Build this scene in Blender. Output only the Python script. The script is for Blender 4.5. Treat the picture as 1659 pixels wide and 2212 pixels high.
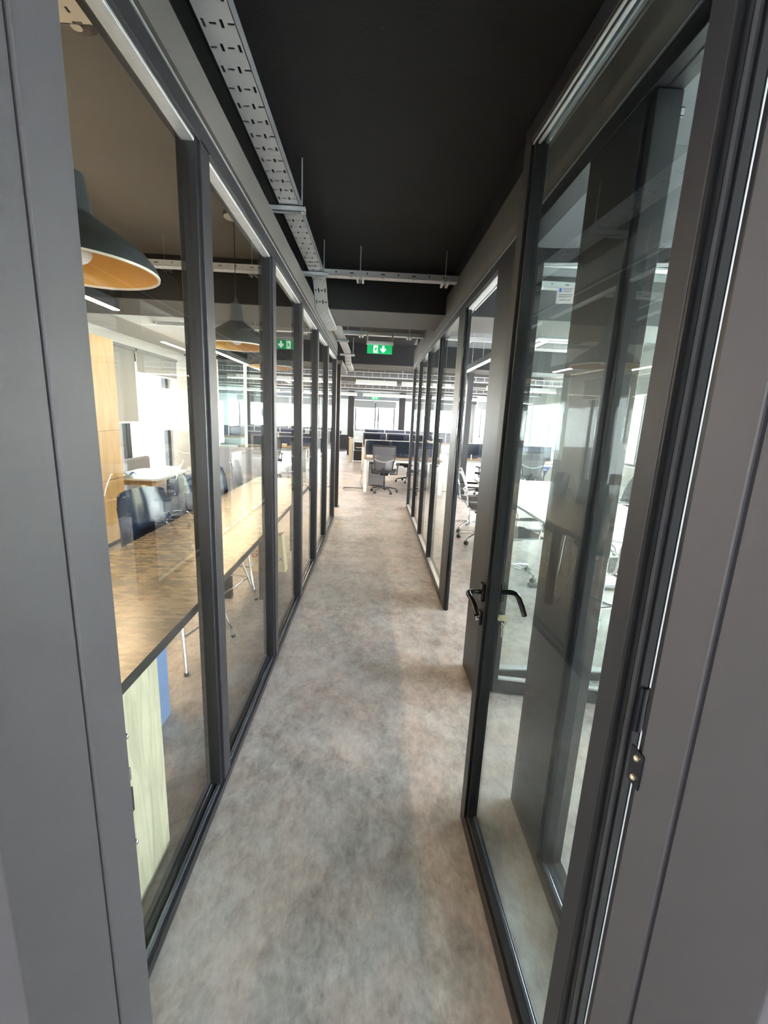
import bpy, bmesh, math, random
from mathutils import Vector, Matrix
random.seed(7)
PI = math.pi
for o in list(bpy.data.objects): bpy.data.objects.remove(o)
SC = bpy.context.scene
COL = SC.collection

# ------------------------------------------------------------ camera
yaw, pitch, roll = -0.0323993, -0.2129327, 0.0453710
cy, sy, cp, sp, cr, sr = math.cos(yaw), math.sin(yaw), math.cos(pitch), math.sin(pitch), math.cos(roll), math.sin(roll)
fwd = Vector((-sy*cp, cy*cp, sp)); right = Vector((cy, sy, 0)); up = right.cross(fwd)
r2 = right*cr + up*sr; u2 = up*cr - right*sr
cam = bpy.data.cameras.new('camera'); camo = bpy.data.objects.new('camera', cam); COL.objects.link(camo)
camo.matrix_world = Matrix(((r2.x, u2.x, -fwd.x, 0), (r2.y, u2.y, -fwd.y, 0), (r2.z, u2.z, -fwd.z, 1.6), (0, 0, 0, 1)))
cam.sensor_fit = 'HORIZONTAL'; cam.sensor_width = 36; cam.lens = 942.4/1659*36
cam.clip_start = 0.02; cam.clip_end = 400
SC.camera = camo

# ------------------------------------------------------------ light & exposure
SC.view_settings.view_transform = 'Standard'; SC.view_settings.look = 'None'
SC.view_settings.gamma = 1; SC.view_settings.use_curve_mapping = False
SC.view_settings.exposure = 2.25
W = bpy.data.worlds.new('world'); SC.world = W; W.use_nodes = True
bg = W.node_tree.nodes['Background']; bg.inputs[0].default_value = (0.93, 0.96, 1.0, 1); bg.inputs[1].default_value = 9.5
try:
    SC.cycles.transparent_max_bounces = 48; SC.cycles.max_bounces = 14
    SC.cycles.diffuse_bounces = 6; SC.cycles.glossy_bounces = 8; SC.cycles.sample_clamp_indirect = 8
except Exception: pass
LAMP = 48.0        # linear LED lamps, warm
LAMPC = 20.0       # office lamps, cooler

def portal(x, y, z, w, h, rot):
    l = bpy.data.lights.new('window_portal', 'AREA'); l.shape = 'RECTANGLE'; l.size = w; l.size_y = h
    l.cycles.is_portal = True
    o = bpy.data.objects.new('window_portal', l); COL.objects.link(o); o.location = (x, y, z); o.rotation_euler = rot

# ------------------------------------------------------------ materials
MATS = {}
def nodes(name):
    m = bpy.data.materials.new(name); m.use_nodes = True; nt = m.node_tree
    return m, nt, nt.nodes['Principled BSDF']
def setp(b, **k):
    for a, v in k.items():
        b.inputs[a.replace('_', ' ')].default_value = v
def mat(name, col, rough=.5, metal=0.0, bump=0.0, bscale=80, var=0.0, vscale=6, spec=.5, stretch=(1, 1, 1)):
    m, nt, b = nodes(name)
    setp(b, Base_Color=(*col, 1), Roughness=rough, Metallic=metal); b.inputs['Specular IOR Level'].default_value = spec
    tc = nt.nodes.new('ShaderNodeTexCoord'); mp = nt.nodes.new('ShaderNodeMapping'); mp.inputs['Scale'].default_value = stretch
    nt.links.new(tc.outputs['Object'], mp.inputs[0])
    if var > 0:
        n = nt.nodes.new('ShaderNodeTexNoise'); n.inputs['Scale'].default_value = vscale; n.inputs['Detail'].default_value = 5
        mx = nt.nodes.new('ShaderNodeMix'); mx.data_type = 'RGBA'
        mx.inputs[6].default_value = (*[c*(1-var) for c in col], 1); mx.inputs[7].default_value = (*[min(1, c*(1+var)) for c in col], 1)
        nt.links.new(mp.outputs[0], n.inputs[0]); nt.links.new(n.outputs[0], mx.inputs[0]); nt.links.new(mx.outputs[2], b.inputs['Base Color'])
    if bump > 0:
        n2 = nt.nodes.new('ShaderNodeTexNoise'); n2.inputs['Scale'].default_value = bscale; n2.inputs['Detail'].default_value = 3
        bp = nt.nodes.new('ShaderNodeBump'); bp.inputs['Strength'].default_value = bump; bp.inputs['Distance'].default_value = .004
        nt.links.new(mp.outputs[0], n2.inputs[0]); nt.links.new(n2.outputs[0], bp.inputs['Height']); nt.links.new(bp.outputs[0], b.inputs['Normal'])
    MATS[name] = m; return m
def glass(name, tint=(.93, .97, .95), gain=1.0):
    m = bpy.data.materials.new(name); m.use_nodes = True; nt = m.node_tree; nt.nodes.clear()
    out = nt.nodes.new('ShaderNodeOutputMaterial'); mix = nt.nodes.new('ShaderNodeMixShader')
    tr = nt.nodes.new('ShaderNodeBsdfTransparent'); tr.inputs[0].default_value = (*tint, 1)
    gl = nt.nodes.new('ShaderNodeBsdfGlossy'); gl.inputs['Roughness'].default_value = 0.0; gl.inputs[0].default_value = (1, 1, 1, 1)
    fr = nt.nodes.new('ShaderNodeFresnel'); fr.inputs[0].default_value = 1.52
    ge = nt.nodes.new('ShaderNodeNewGeometry'); iv = nt.nodes.new('ShaderNodeMath'); iv.operation = 'SUBTRACT'; iv.inputs[0].default_value = 1
    mu = nt.nodes.new('ShaderNodeMath'); mu.operation = 'MULTIPLY'; g2 = nt.nodes.new('ShaderNodeMath'); g2.operation = 'MULTIPLY'; g2.inputs[1].default_value = gain; g2.use_clamp = True
    L = nt.links.new
    L(ge.outputs['Backfacing'], iv.inputs[1]); L(fr.outputs[0], mu.inputs[0]); L(iv.outputs[0], mu.inputs[1]); L(mu.outputs[0], g2.inputs[0])
    L(g2.outputs[0], mix.inputs[0]); L(tr.outputs[0], mix.inputs[1]); L(gl.outputs[0], mix.inputs[2]); L(mix.outputs[0], out.inputs[0])
    MATS[name] = m; return m
def emis(name, col, s):
    m, nt, b = nodes(name); setp(b, Base_Color=(*col, 1), Roughness=.6)
    b.inputs['Emission Color'].default_value = (*col, 1); b.inputs['Emission Strength'].default_value = s
    MATS[name] = m; return m

M_frame = mat('charcoal_powder_coat', (.016, .0155, .0185), .42, bump=.15, bscale=900, var=.12, vscale=3)
M_jamb = mat('charcoal_jamb_coat', (.064, .058, .064), .5, bump=.15, bscale=900, var=.08, vscale=3)
M_seal = mat('black_rubber_seal', (.010, .010, .012), .35, var=.1)
M_steel = mat('galvanised_steel', (.62, .64, .66), .42, 0.75, var=.18, vscale=25, bump=.1, bscale=200)
M_chrome = mat('chrome', (.82, .83, .85), .1, 1.0, var=.03)
M_dchrome = mat('black_chrome', (.03, .03, .035), .12, .6, var=.05)
M_bead = mat('satin_bead_blue_highlight', (.20, .22, .27), .22, .8, var=.05)  # satin metal bead, its bluish highlight put into the base colour
M_black = mat('black_plastic', (.014, .014, .016), .42, var=.1, vscale=20)
M_gloss = mat('black_gloss_shell', (.012, .019, .040), .16, var=.1, spec=.32)
M_mesh = mat('black_mesh_fabric', (.035, .035, .04), .8, bump=.5, bscale=500, var=.2, vscale=120)
M_fab = mat('grey_fabric', (.15, .145, .15), .9, bump=.4, bscale=400, var=.12, vscale=40)
M_navy = mat('navy_fabric', (.045, .055, .10), .85, bump=.4, bscale=400, var=.15, vscale=60)
M_white = mat('white_paint', (.50, .50, .49), .6, var=.03, vscale=2)
M_lamin = mat('white_laminate', (.50, .56, .60), .18, var=.02, vscale=4)
M_wmetal = mat('white_powder_coat', (.60, .60, .58), .35, var=.03)
M_black_paint = mat('black_ceiling_paint', (.009, .009, .0095), .8, bump=.5, bscale=60, var=.18, vscale=1.5)
M_ceil = mat('grey_ceiling_paint', (.145, .150, .155), .75, bump=.5, bscale=60, var=.18, vscale=1.5)
M_grey = mat('dark_grey_plaster', (.085, .080, .073), .7, bump=.3, bscale=120, var=.08, vscale=2)
M_blind = mat('grey_blind_fabric', (.22, .22, .215), .85, bump=.3, bscale=600, var=.04, vscale=30)
M_lampout = mat('pendant_charcoal', (.035, .040, .042), .6, bump=.2, bscale=300, var=.1)
M_lampin = mat('pendant_gold_inside', (.62, .33, .08), .42, .15, var=.06, vscale=10)
M_rim = mat('pendant_rim', (.75, .70, .60), .4, var=.03)
M_bulb = mat('frosted_bulb', (.85, .85, .85), .25, var=.02)
M_beige = mat('beige_plastic', (.45, .40, .29), .5, var=.04)
M_bin = mat('blue_bin_plastic', (.15, .23, .42), .45, var=.04)
M_bag = mat('paper_bag', (.62, .52, .33), .8, var=.12, vscale=15, bump=.3, bscale=60)
M_red = mat('red_print', (.55, .07, .04), .7, var=.05)
M_ink = mat('grey_print', (.12, .12, .15), .7, var=.05)
M_key = mat('brass_key', (.75, .66, .42), .3, .7, var=.1, vscale=60)
M_yel = mat('yellow_green_fabric', (.62, .62, .05), .8, var=.1, vscale=30)
M_orange = mat('orange_plastic', (.8, .22, .04), .5, var=.05)
M_blue = mat('blue_sheet', (.05, .14, .55), .6, var=.05)
M_paper = mat('paper', (.60, .60, .58), .8, var=.03)
M_ply = mat('desk_edge_ply', (.28, .21, .15), .5, var=.15, vscale=8)
M_screen = mat('monitor_screen', (.010, .013, .022), .16, var=.05)
M_build = mat('sandstone_render', (.62, .52, .36), .8, var=.08, vscale=.3)
M_build2 = mat('white_render', (.72, .70, .66), .8, var=.08, vscale=.3)
M_bwin = mat('building_window', (.10, .13, .17), .15, var=.1)
M_green = emis('exit_green', (.0, .42, .12), .10)
M_signw = emis('exit_white', (.85, 1.0, .88), .22)
M_warm = emis('warm_led', (1.0, .72, .44), LAMP)
M_cool = emis('neutral_led', (1.0, .76, .52), LAMPC)
G_part = glass('partition_glass', (.955, .975, .965), 1.0)
G_leaf = glass('door_glass', (.93, .965, .965), 1.25)
G_win = glass('window_glass', (.95, .97, .96))

def wood(name, c1, c2, axis_scale, rough=.45, scale=3.0, knots=True):
    m, nt, b = nodes(name); setp(b, Roughness=rough); L = nt.links.new
    tc = nt.nodes.new('ShaderNodeTexCoord'); mp = nt.nodes.new('ShaderNodeMapping'); mp.inputs['Scale'].default_value = axis_scale
    n = nt.nodes.new('ShaderNodeTexNoise'); n.inputs['Scale'].default_value = scale; n.inputs['Detail'].default_value = 9; n.inputs['Distortion'].default_value = 1.6
    r = nt.nodes.new('ShaderNodeValToRGB'); r.color_ramp.elements[0].color = (*c1, 1); r.color_ramp.elements[1].color = (*c2, 1)
    r.color_ramp.elements[0].position = .33; r.color_ramp.elements[1].position = .62
    L(tc.outputs['Object'], mp.inputs[0]); L(mp.outputs[0], n.inputs[0]); L(n.outputs[0], r.inputs[0]); L(r.outputs[0], b.inputs['Base Color'])
    return m
M_board = wood('pale_limed_oak', (.42, .38, .27), (.68, .61, .46), (9, 9, 1.1), .55, 2.2)
M_oak = wood('honey_oak_veneer', (.36, .22, .09), (.46, .30, .13), (7, 7, .7), .4, 2.0)
M_leg = wood('light_wood', (.30, .21, .12), (.40, .29, .18), (8, 8, 1), .5, 2.0)

def floor_mat():
    m, nt, b = nodes('concrete_look_vinyl'); L = nt.links.new
    tc = nt.nodes.new('ShaderNodeTexCoord')
    def noise(scale, det, rough, st=(1, 1, 1), dist=0):
        mp = nt.nodes.new('ShaderNodeMapping'); mp.inputs['Scale'].default_value = st; L(tc.outputs['Object'], mp.inputs[0])
        n = nt.nodes.new('ShaderNodeTexNoise'); n.inputs['Scale'].default_value = scale; n.inputs['Detail'].default_value = det
        n.inputs['Roughness'].default_value = rough; n.inputs['Distortion'].default_value = dist; L(mp.outputs[0], n.inputs[0]); return n
    a = noise(2.6, 5, .6); c = noise(14, 8, .72, (1.15, .8, 1), .3); d = noise(70, 3, .6, (1, .45, 1)); e = noise(5.5, 3, .5)
    def math_(op, x, y):
        k = nt.nodes.new('ShaderNodeMath'); k.operation = op
        for i, v in enumerate((x, y)):
            if hasattr(v, 'outputs'): L(v.outputs[0], k.inputs[i])
            else: k.inputs[i].default_value = v
        return k
    s = math_('ADD', math_('ADD', math_('MULTIPLY', a, .38), math_('MULTIPLY', c, .46)), math_('MULTIPLY', d, .16))
    r = nt.nodes.new('ShaderNodeValToRGB'); cr_ = r.color_ramp
    cr_.elements[0].position = .36; cr_.elements[0].color = (.165, .145, .137, 1)
    cr_.elements[1].position = .66; cr_.elements[1].color = (.52, .475, .455, 1)
    k = cr_.elements.new(.50); k.color = (.345, .308, .292, 1)
    L(s.outputs[0], r.inputs[0])
    tint = nt.nodes.new('ShaderNodeValToRGB'); tint.color_ramp.elements[0].position = .42; tint.color_ramp.elements[0].color = (.96, 1.0, 1.0, 1)
    tint.color_ramp.elements[1].position = .62; tint.color_ramp.elements[1].color = (1.0, .955, .92, 1); L(e.outputs[0], tint.inputs[0])
    mx = nt.nodes.new('ShaderNodeMix'); mx.data_type = 'RGBA'; mx.blend_type = 'MULTIPLY'; mx.inputs[0].default_value = 1
    L(r.outputs[0], mx.inputs[6]); L(tint.outputs[0], mx.inputs[7]); L(mx.outputs[2], b.inputs['Base Color'])
    rr = nt.nodes.new('ShaderNodeMapRange'); rr.inputs[3].default_value = .34; rr.inputs[4].default_value = .52; L(c.outputs[0], rr.inputs[0]); L(rr.outputs[0], b.inputs['Roughness'])
    bp = nt.nodes.new('ShaderNodeBump'); bp.inputs['Strength'].default_value = .12; bp.inputs['Distance'].default_value = .003
    L(d.outputs[0], bp.inputs['Height']); L(bp.outputs[0], b.inputs['Normal'])
    return m
M_floor = floor_mat()

def table_mat():
    m, nt, b = nodes('bronze_camouflage_laminate'); L = nt.links.new; setp(b, Roughness=.27, Metallic=.1)
    tc = nt.nodes.new('ShaderNodeTexCoord'); mp = nt.nodes.new('ShaderNodeMapping'); mp.inputs['Scale'].default_value = (.75, 2.0, 1); L(tc.outputs['Object'], mp.inputs[0])
    n = nt.nodes.new('ShaderNodeTexNoise'); n.inputs['Scale'].default_value = 19; n.inputs['Detail'].default_value = 7; n.inputs['Roughness'].default_value = .68; L(mp.outputs[0], n.inputs[0])
    n2 = nt.nodes.new('ShaderNodeTexNoise'); n2.inputs['Scale'].default_value = 2.5; L(mp.outputs[0], n2.inputs[0])
    ad = nt.nodes.new('ShaderNodeMath'); ad.operation = 'MULTIPLY_ADD'; ad.inputs[1].default_value = .25; L(n2.outputs[0], ad.inputs[0]); L(n.outputs[0], ad.inputs[2])
    r = nt.nodes.new('ShaderNodeValToRGB'); r.color_ramp.elements[0].position = .585; r.color_ramp.elements[0].color = (.088, .073, .050, 1)
    r.color_ramp.elements[1].position = .66; r.color_ramp.elements[1].color = (.190, .150, .092, 1)
    L(ad.outputs[0], r.inputs[0]); L(r.outputs[0], b.inputs['Base Color'])
    bp = nt.nodes.new('ShaderNodeBump'); bp.inputs['Strength'].default_value = .25; bp.inputs['Distance'].default_value = .002
    L(n.outputs[0], bp.inputs['Height']); L(bp.outputs[0], b.inputs['Normal'])
    return m
M_table = table_mat()

def perf_mat(name, along, w, pitch=.0905, cols=4, cax=None):
    """galvanised sheet with alternating slots cut through (object space; across = other horizontal axis)"""
    m, nt, b = nodes(name); L = nt.links.new
    setp(b, Base_Color=(.60, .62, .63, 1), Roughness=.42, Metallic=.7)
    tc = nt.nodes.new('ShaderNodeTexCoord'); sx = nt.nodes.new('ShaderNodeSeparateXYZ'); L(tc.outputs['Object'], sx.inputs[0])
    A, C = (1, 0) if along == 'Y' else (0, 1)
    if cax is not None: C = cax
    def mth(op, x, y=None, z=None):
        k = nt.nodes.new('ShaderNodeMath'); k.operation = op
        for i, v in enumerate((x, y, z)):
            if v is None: continue
            if isinstance(v, (int, float)): k.inputs[i].default_value = v
            else: L(v, k.inputs[i])
        return k.outputs[0]
    c = w/cols
    u = mth('DIVIDE', mth('ADD', sx.outputs[C], 50*w), c); v = mth('DIVIDE', mth('ADD', sx.outputs[A], 50*pitch), pitch)
    par = mth('MODULO', mth('ADD', mth('FLOOR', u), mth('FLOOR', v)), 2.0)
    du = mth('MULTIPLY', mth('ABSOLUTE', mth('SUBTRACT', mth('FRACT', u), .5)), c)
    dv = mth('MULTIPLY', mth('ABSOLUTE', mth('SUBTRACT', mth('FRACT', v), .5)), pitch)
    def slot(hu, hv):
        return mth('MULTIPLY', mth('LESS_THAN', du, hu), mth('LESS_THAN', dv, hv))
    s1 = mth('MULTIPLY', slot(.0050, .0165), mth('LESS_THAN', par, .5)); s2 = mth('MULTIPLY', slot(.0110, .0048), mth('GREATER_THAN', par, .5))
    s = mth('MAXIMUM', s1, s2)
    n = nt.nodes.new('ShaderNodeTexNoise'); n.inputs['Scale'].default_value = 4; L(tc.outputs['Object'], n.inputs[0])
    r = nt.nodes.new('ShaderNodeValToRGB'); r.color_ramp.elements[0].color = (.50, .52, .54, 1); r.color_ramp.elements[1].color = (.72, .72, .70, 1); L(n.outputs[0], r.inputs[0]); L(r.outputs[0], b.inputs['Base Color'])
    tr = nt.nodes.new('ShaderNodeBsdfTransparent'); mix = nt.nodes.new('ShaderNodeMixShader'); out = nt.nodes['Material Output']
    L(s, mix.inputs[0]); L(b.outputs[0], mix.inputs[1]); L(tr.outputs[0], mix.inputs[2]); L(mix.outputs[0], out.inputs[0])
    return m

# ------------------------------------------------------------ mesh builder
def tag(o, label=None, cat=None, group=None, kind=None):
    if label: o['label'] = label
    if cat: o['category'] = cat
    if group: o['group'] = group
    if kind: o['kind'] = kind
    return o
def root(name, loc, label, cat, group=None, rz=0):
    o = bpy.data.objects.new(name, None); COL.objects.link(o); o.location = loc; o.empty_display_size = .1
    return tag(o, label, cat, group)
def wloc(o):
    v = Vector((0, 0, 0))
    while o: v += o.location; o = o.parent
    return v
class B:
    def __init__(s): s.bm = bmesh.new()
    def box(s, x0, x1, y0, y1, z0, z1):
        g = bmesh.ops.create_cube(s.bm, size=1)['verts']
        for v in g: v.co = Vector(((x0+x1)/2+v.co.x*(x1-x0), (y0+y1)/2+v.co.y*(y1-y0), (z0+z1)/2+v.co.z*(z1-z0)))
        return s
    def obox(s, c, ax, ay, az):     # oriented box, half-axes
        g = bmesh.ops.create_cube(s.bm, size=2)['verts']
        for v in g:
            p = v.co.copy(); v.co = Vector(c)+Vector(ax)*p.x+Vector(ay)*p.y+Vector(az)*p.z
        return s
    def bar(s, p0, p1, w, h, upv=(0, 0, 1)):
        p0, p1 = Vector(p0), Vector(p1); d = (p1-p0); n = d.normalized(); sd = n.cross(Vector(upv)).normalized(); u = sd.cross(n)
        return s.obox((p0+p1)/2, d/2, sd*w/2, u*h/2)
    def tube(s, pts, r, n=10, cap=True):
        pts = [Vector(p) for p in pts]; rs = r if isinstance(r, (list, tuple)) else [r]*len(pts); rings = []
        prev = None
        for i, p in enumerate(pts):
            d = (pts[min(i+1, len(pts)-1)]-pts[max(i-1, 0)]).normalized()
            if prev is None:
                a = d.cross(Vector((0, 0, 1)));
                if a.length < .05: a = d.cross(Vector((1, 0, 0)))
                a.normalize()
            else:
                a = (prev - d*prev.dot(d)).normalized()
            prev = a; b_ = d.cross(a)
            rings.append([s.bm.verts.new(p+(a*math.cos(t*2*PI/n)+b_*math.sin(t*2*PI/n))*rs[i]) for t in range(n)])
        for i in range(len(rings)-1):
            for t in range(n): s.bm.faces.new((rings[i][t], rings[i][(t+1) % n], rings[i+1][(t+1) % n], rings[i+1][t]))
        if cap: s.bm.faces.new(rings[0][::-1]); s.bm.faces.new(rings[-1])
        return s
    def cyl(s, p0, p1, r, n=16, r1=None): return s.tube([p0, p1], [r, r if r1 is None else r1], n)
    def lathe(s, prof, c=(0, 0, 0), n=32, close=False):
        c = Vector(c); rings = []
        for r, z in prof: rings.append([s.bm.verts.new(c+Vector((r*math.cos(t*2*PI/n), r*math.sin(t*2*PI/n), z))) for t in range(n)])
        for i in range(len(rings)-1):
            for t in range(n): s.bm.faces.new((rings[i][t], rings[i][(t+1) % n], rings[i+1][(t+1) % n], rings[i+1][t]))
        if close:
            s.bm.faces.new(rings[0][::-1]); s.bm.faces.new(rings[-1])
        return s
    def sphere(s, c, r, sx=1, sy_=1, sz=1, n=16):
        g = bmesh.ops.create_uvsphere(s.bm, u_segments=n, v_segments=n//2, radius=r)['verts']
        for v in g: v.co = Vector(c)+Vector((v.co.x*sx, v.co.y*sy_, v.co.z*sz))
        return s
    def prism(s, poly, f0, f1):       # poly: list of 2D; f0,f1 map 2D->3D for the two caps
        a = [s.bm.verts.new(f0(p)) for p in poly]; b_ = [s.bm.verts.new(f1(p)) for p in poly]
        s.bm.faces.new(a[::-1]); s.bm.faces.new(b_)
        for i in range(len(poly)):
            j = (i+1) % len(poly); s.bm.faces.new((a[i], a[j], b_[j], b_[i]))
        return s
    def shell(s, fn, nu, nv, th):     # thick surface: fn(u,v)->(pos); thickness along normal
        P = [[Vector(fn(i/nu, j/nv)) for j in range(nv+1)] for i in range(nu+1)]
        def nrm(i, j):
            a = P[min(i+1, nu)][j]-P[max(i-1, 0)][j]; b_ = P[i][min(j+1, nv)]-P[i][max(j-1, 0)]
            return a.cross(b_).normalized()
        top = [[s.bm.verts.new(P[i][j]+nrm(i, j)*th/2) for j in range(nv+1)] for i in range(nu+1)]
        bot = [[s.bm.verts.new(P[i][j]-nrm(i, j)*th/2) for j in range(nv+1)] for i in range(nu+1)]
        F = s.bm.faces.new
        for i in range(nu):
            for j in range(nv):
                F((top[i][j], top[i+1][j], top[i+1][j+1], top[i][j+1])); F((bot[i][j], bot[i][j+1], bot[i+1][j+1], bot[i+1][j]))
        for i in range(nu):
            F((top[i][0], bot[i][0], bot[i+1][0], top[i+1][0])); F((top[i][nv], top[i+1][nv], bot[i+1][nv], bot[i][nv]))
        for j in range(nv):
            F((top[0][j], top[0][j+1], bot[0][j+1], bot[0][j])); F((top[nu][j], bot[nu][j], bot[nu][j+1], top[nu][j+1]))
        return s
    def build(s, name, m, parent=None, smooth=False, bevel=0, loc=None):
        """coordinates are world coordinates at build time"""
        bmesh.ops.recalc_face_normals(s.bm, faces=s.bm.faces)
        if loc is None:
            if parent is None or True:
                xs = [v.co for v in s.bm.verts]
                lo = Vector((min(c.x for c in xs), min(c.y for c in xs), min(c.z for c in xs))); hi = Vector((max(c.x for c in xs), max(c.y for c in xs), max(c.z for c in xs)))
                loc = Vector(((lo.x+hi.x)/2, (lo.y+hi.y)/2, lo.z))
        loc = Vector(loc)
        bmesh.ops.translate(s.bm, verts=s.bm.verts, vec=-loc)
        me = bpy.data.meshes.new(name); s.bm.to_mesh(me); s.bm.free()
        me.materials.append(m)
        if smooth:
            for p in me.polygons: p.use_smooth = True
        o = bpy.data.objects.new(name, me); COL.objects.link(o)
        if parent is not None:
            o.parent = parent; o.location = loc - wloc(parent)
        else: o.location = loc
        if bevel:
            md = o.modifiers.new('bevel', 'BEVEL'); md.width = bevel; md.segments = 2; md.limit_method = 'ANGLE'; md.harden_normals = False
        if smooth and hasattr(me, 'set_sharp_from_angle'):
            me.set_sharp_from_angle(angle=math.radians(40))
        return o
def text_obj(name, body, size, M4, m, parent=None, depth=.001):
    c = bpy.data.curves.new(name, 'FONT'); c.body = body; c.size = size; c.extrude = depth; c.align_x = 'CENTER'; c.align_y = 'CENTER'
    t = bpy.data.objects.new(name, c); COL.objects.link(t)
    dg = bpy.context.evaluated_depsgraph_get(); me = bpy.data.meshes.new_from_object(t.evaluated_get(dg))
    bpy.data.objects.remove(t); me.transform(M4); me.materials.clear(); me.materials.append(m)
    o = bpy.data.objects.new(name, me); COL.objects.link(o)
    if parent is not None: o.parent = parent; o.location = -wloc(parent)
    return o
def struct(o): o['kind'] = 'structure'; return o
def copy_tree(o, parent=None):
    c = o.copy(); COL.objects.link(c); c.parent = parent
    for ch in list(o.children): copy_tree(ch, c)
    return c

# ============================================================ STRUCTURE
XL, XR = -.58, .66                # corridor faces of the two glazed partitions
CZ = 3.0
struct(B().box(-9, 5.2, -3.6, 22.2, -.12, 0).build('floor', M_floor, loc=(0, 0, -.12)))
struct(B().box(-9, 5.2, -3.6, 22.2, CZ, CZ+.12).build('ceiling', M_ceil))
def facade(name, axis, c0, c1, a0, a1, ops, m, z1=CZ, a_in=True):
    b = B(); cur = a0
    def bx(p, q, z0, zz):
        if q-p < 1e-3 or zz-z0 < 1e-3: return
        if axis == 'x': b.box(c0, c1, p, q, z0, zz)
        else: b.box(p, q, c0, c1, z0, zz)
    for (p, q, z0, zz) in sorted(ops):
        bx(cur, p, 0, z1); bx(p, q, 0, z0); bx(p, q, zz, z1); cur = q
    bx(cur, a1, 0, z1)
    return struct(b.build(name, m))
winN = [0]
def window(axis, c, a0, a1, z0, z1, inward, muls=(), fw=.05, blind=None):
    """axis: 'x' = plane x=c, spans y a0..a1"""
    winN[0] += 1
    ctr = (c, (a0+a1)/2, z0) if axis == 'x' else ((a0+a1)/2, c, z0)
    r = struct(bpy.data.objects.new('window_%d' % winN[0], None)); COL.objects.link(r); r.location = ctr
    b = B(); t = .035
    def bx(bb, p, q, s0, s1, tt=t):
        if axis == 'x': bb.box(c-tt, c+tt, p, q, s0, s1)
        else: bb.box(p, q, c-tt, c+tt, s0, s1)
    bx(b, a0, a0+fw, z0, z1); bx(b, a1-fw, a1, z0, z1); bx(b, a0, a1, z0, z0+fw); bx(b, a0, a1, z1-fw, z1)
    for mm in muls: bx(b, mm-fw*.6, mm+fw*.6, z0, z1)
    b.build('window_frame', M_frame, r)
    g = B(); bx(g, a0+fw*.5, a1-fw*.5, z0+fw*.5, z1-fw*.5, .004); g.build('window_pane', G_win, r)
    w = a1-a0; h = z1-z0
    if axis == 'x': portal(c-inward*.12, (a0+a1)/2, (z0+z1)/2, h, w, (0, -inward*PI/2, 0))
    else: portal((a0+a1)/2, c-inward*.12, (z0+z1)/2, w, h, (inward*PI/2, 0, 0))
    return r
# left facade (X = -3.7) up to Y = 9.8, then it steps back
facade('wall_west', 'x', -3.95, -3.70, -3.6, 9.8, [(-2.6, -.3, .9, 2.4), (5.4, 8.33, .05, 2.4)], M_white)
window('x', -3.80, 5.4, 6.86, .05, 2.4, 1, fw=.11)
window('x', -3.80, 6.87, 8.33, .05, 2.4, 1, fw=.11)
window('x', -3.82, -2.6, -.3, .9, 2.4, 1, (-1.4,))
facade('wall_step', 'y', 9.8, 10.05, -8.2, -3.70, [], M_white)
facade('wall_northwest', 'x', -8.2, -8.0, 10.05, 22.2, [(11, 21, .95, 2.2)], M_white)
window('x', -8.1, 11, 21, .95, 2.2, 1, (13, 15, 17, 19))
facade('wall_east', 'x', 4.95, 5.2, -3.6, 22.2, [(.6, 4.4, .45, 2.6), (5.6, 9.6, .88, 2.5), (11.2, 15.6, .88, 2.5), (16.6, 21, .88, 2.5)], M_white)
for a, b_, mu in ((.6, 4.4, (2.5,)), (5.6, 9.6, (7.0, 8.3)), (11.2, 15.6, (12.7, 14.2)), (16.6, 21, (18, 19.5))): window('x', 5.08, a, b_, .45 if a < 1 else .88, 2.6 if a < 1 else 2.5, -1, mu)
facade('wall_north', 'y', 22.0, 22.25, -8.2, 5.2, [(-6.6, -4.2, .92, 2.30), (-3.7, -1.85, .92, 2.30), (-.92, 1.02, .92, 2.30), (1.95, 4.7, .92, 2.30)], M_white)
window('y', 22.12, -6.6, -4.2, .92, 2.30, -1, (-5.4,)); window('y', 22.12, -3.7, -1.85, .92, 2.30, -1, (-2.7,))
window('y', 22.12, -.92, 1.02, .92, 2.30, -1, (.06, .22)); window('y', 22.12, 1.95, 4.7, .92, 2.30, -1, (2.6, 3.3, 4.0))
facade('wall_south', 'y', -3.85, -3.6, -3.95, 5.2, [(.7, 3.1, .5, 1.9)], M_white)
window('y', -3.72, .7, 3.1, .5, 1.9, 1, (1.9,))
# wall with the doorway the camera looks through
facade('wall_front', 'y', .455, .68, -3.7, 4.95, [(-.50, .50, 0, 2.62)], mat('white_paint_lit', (.85, .86, .87), .6, var=.02, vscale=2))  # brighter copy of the white paint, light on this wall put into its colour
# ceiling beams across the whole floor
for i, (a, b_) in enumerate(((4.55, 5.33), (8.95, 9.8), (13.3, 14.1), (17.7, 18.5))):
    struct(B().box(-3.7 if i < 2 else -8.0, 4.95, a, b_, 2.60, CZ).build('trim_%d' % (i+1), M_grey))
struct(B().box(-3.05, 4.95, 4.544, 4.55, 2.604, CZ).build('trim_27', M_black_paint)); struct(B().box(-3.7, 4.95, 8.944, 8.95, 2.604, CZ).build('trim_28', M_black_paint))
# header over the far windows
struct(B().box(-8.0, 4.95, 21.7, 22.0, 2.42, CZ).build('trim_5', M_ceil))
# white soffit along the left facade
struct(B().box(-3.7, -3.05, 1.0, 9.8, 2.62, CZ-.001).build('trim_6', M_white, bevel=.004))
struct(B().box(-3.05, -1.45, 5.34, 5.95, 2.72, CZ-.001).build('trim_7', M_white, bevel=.004))
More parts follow.
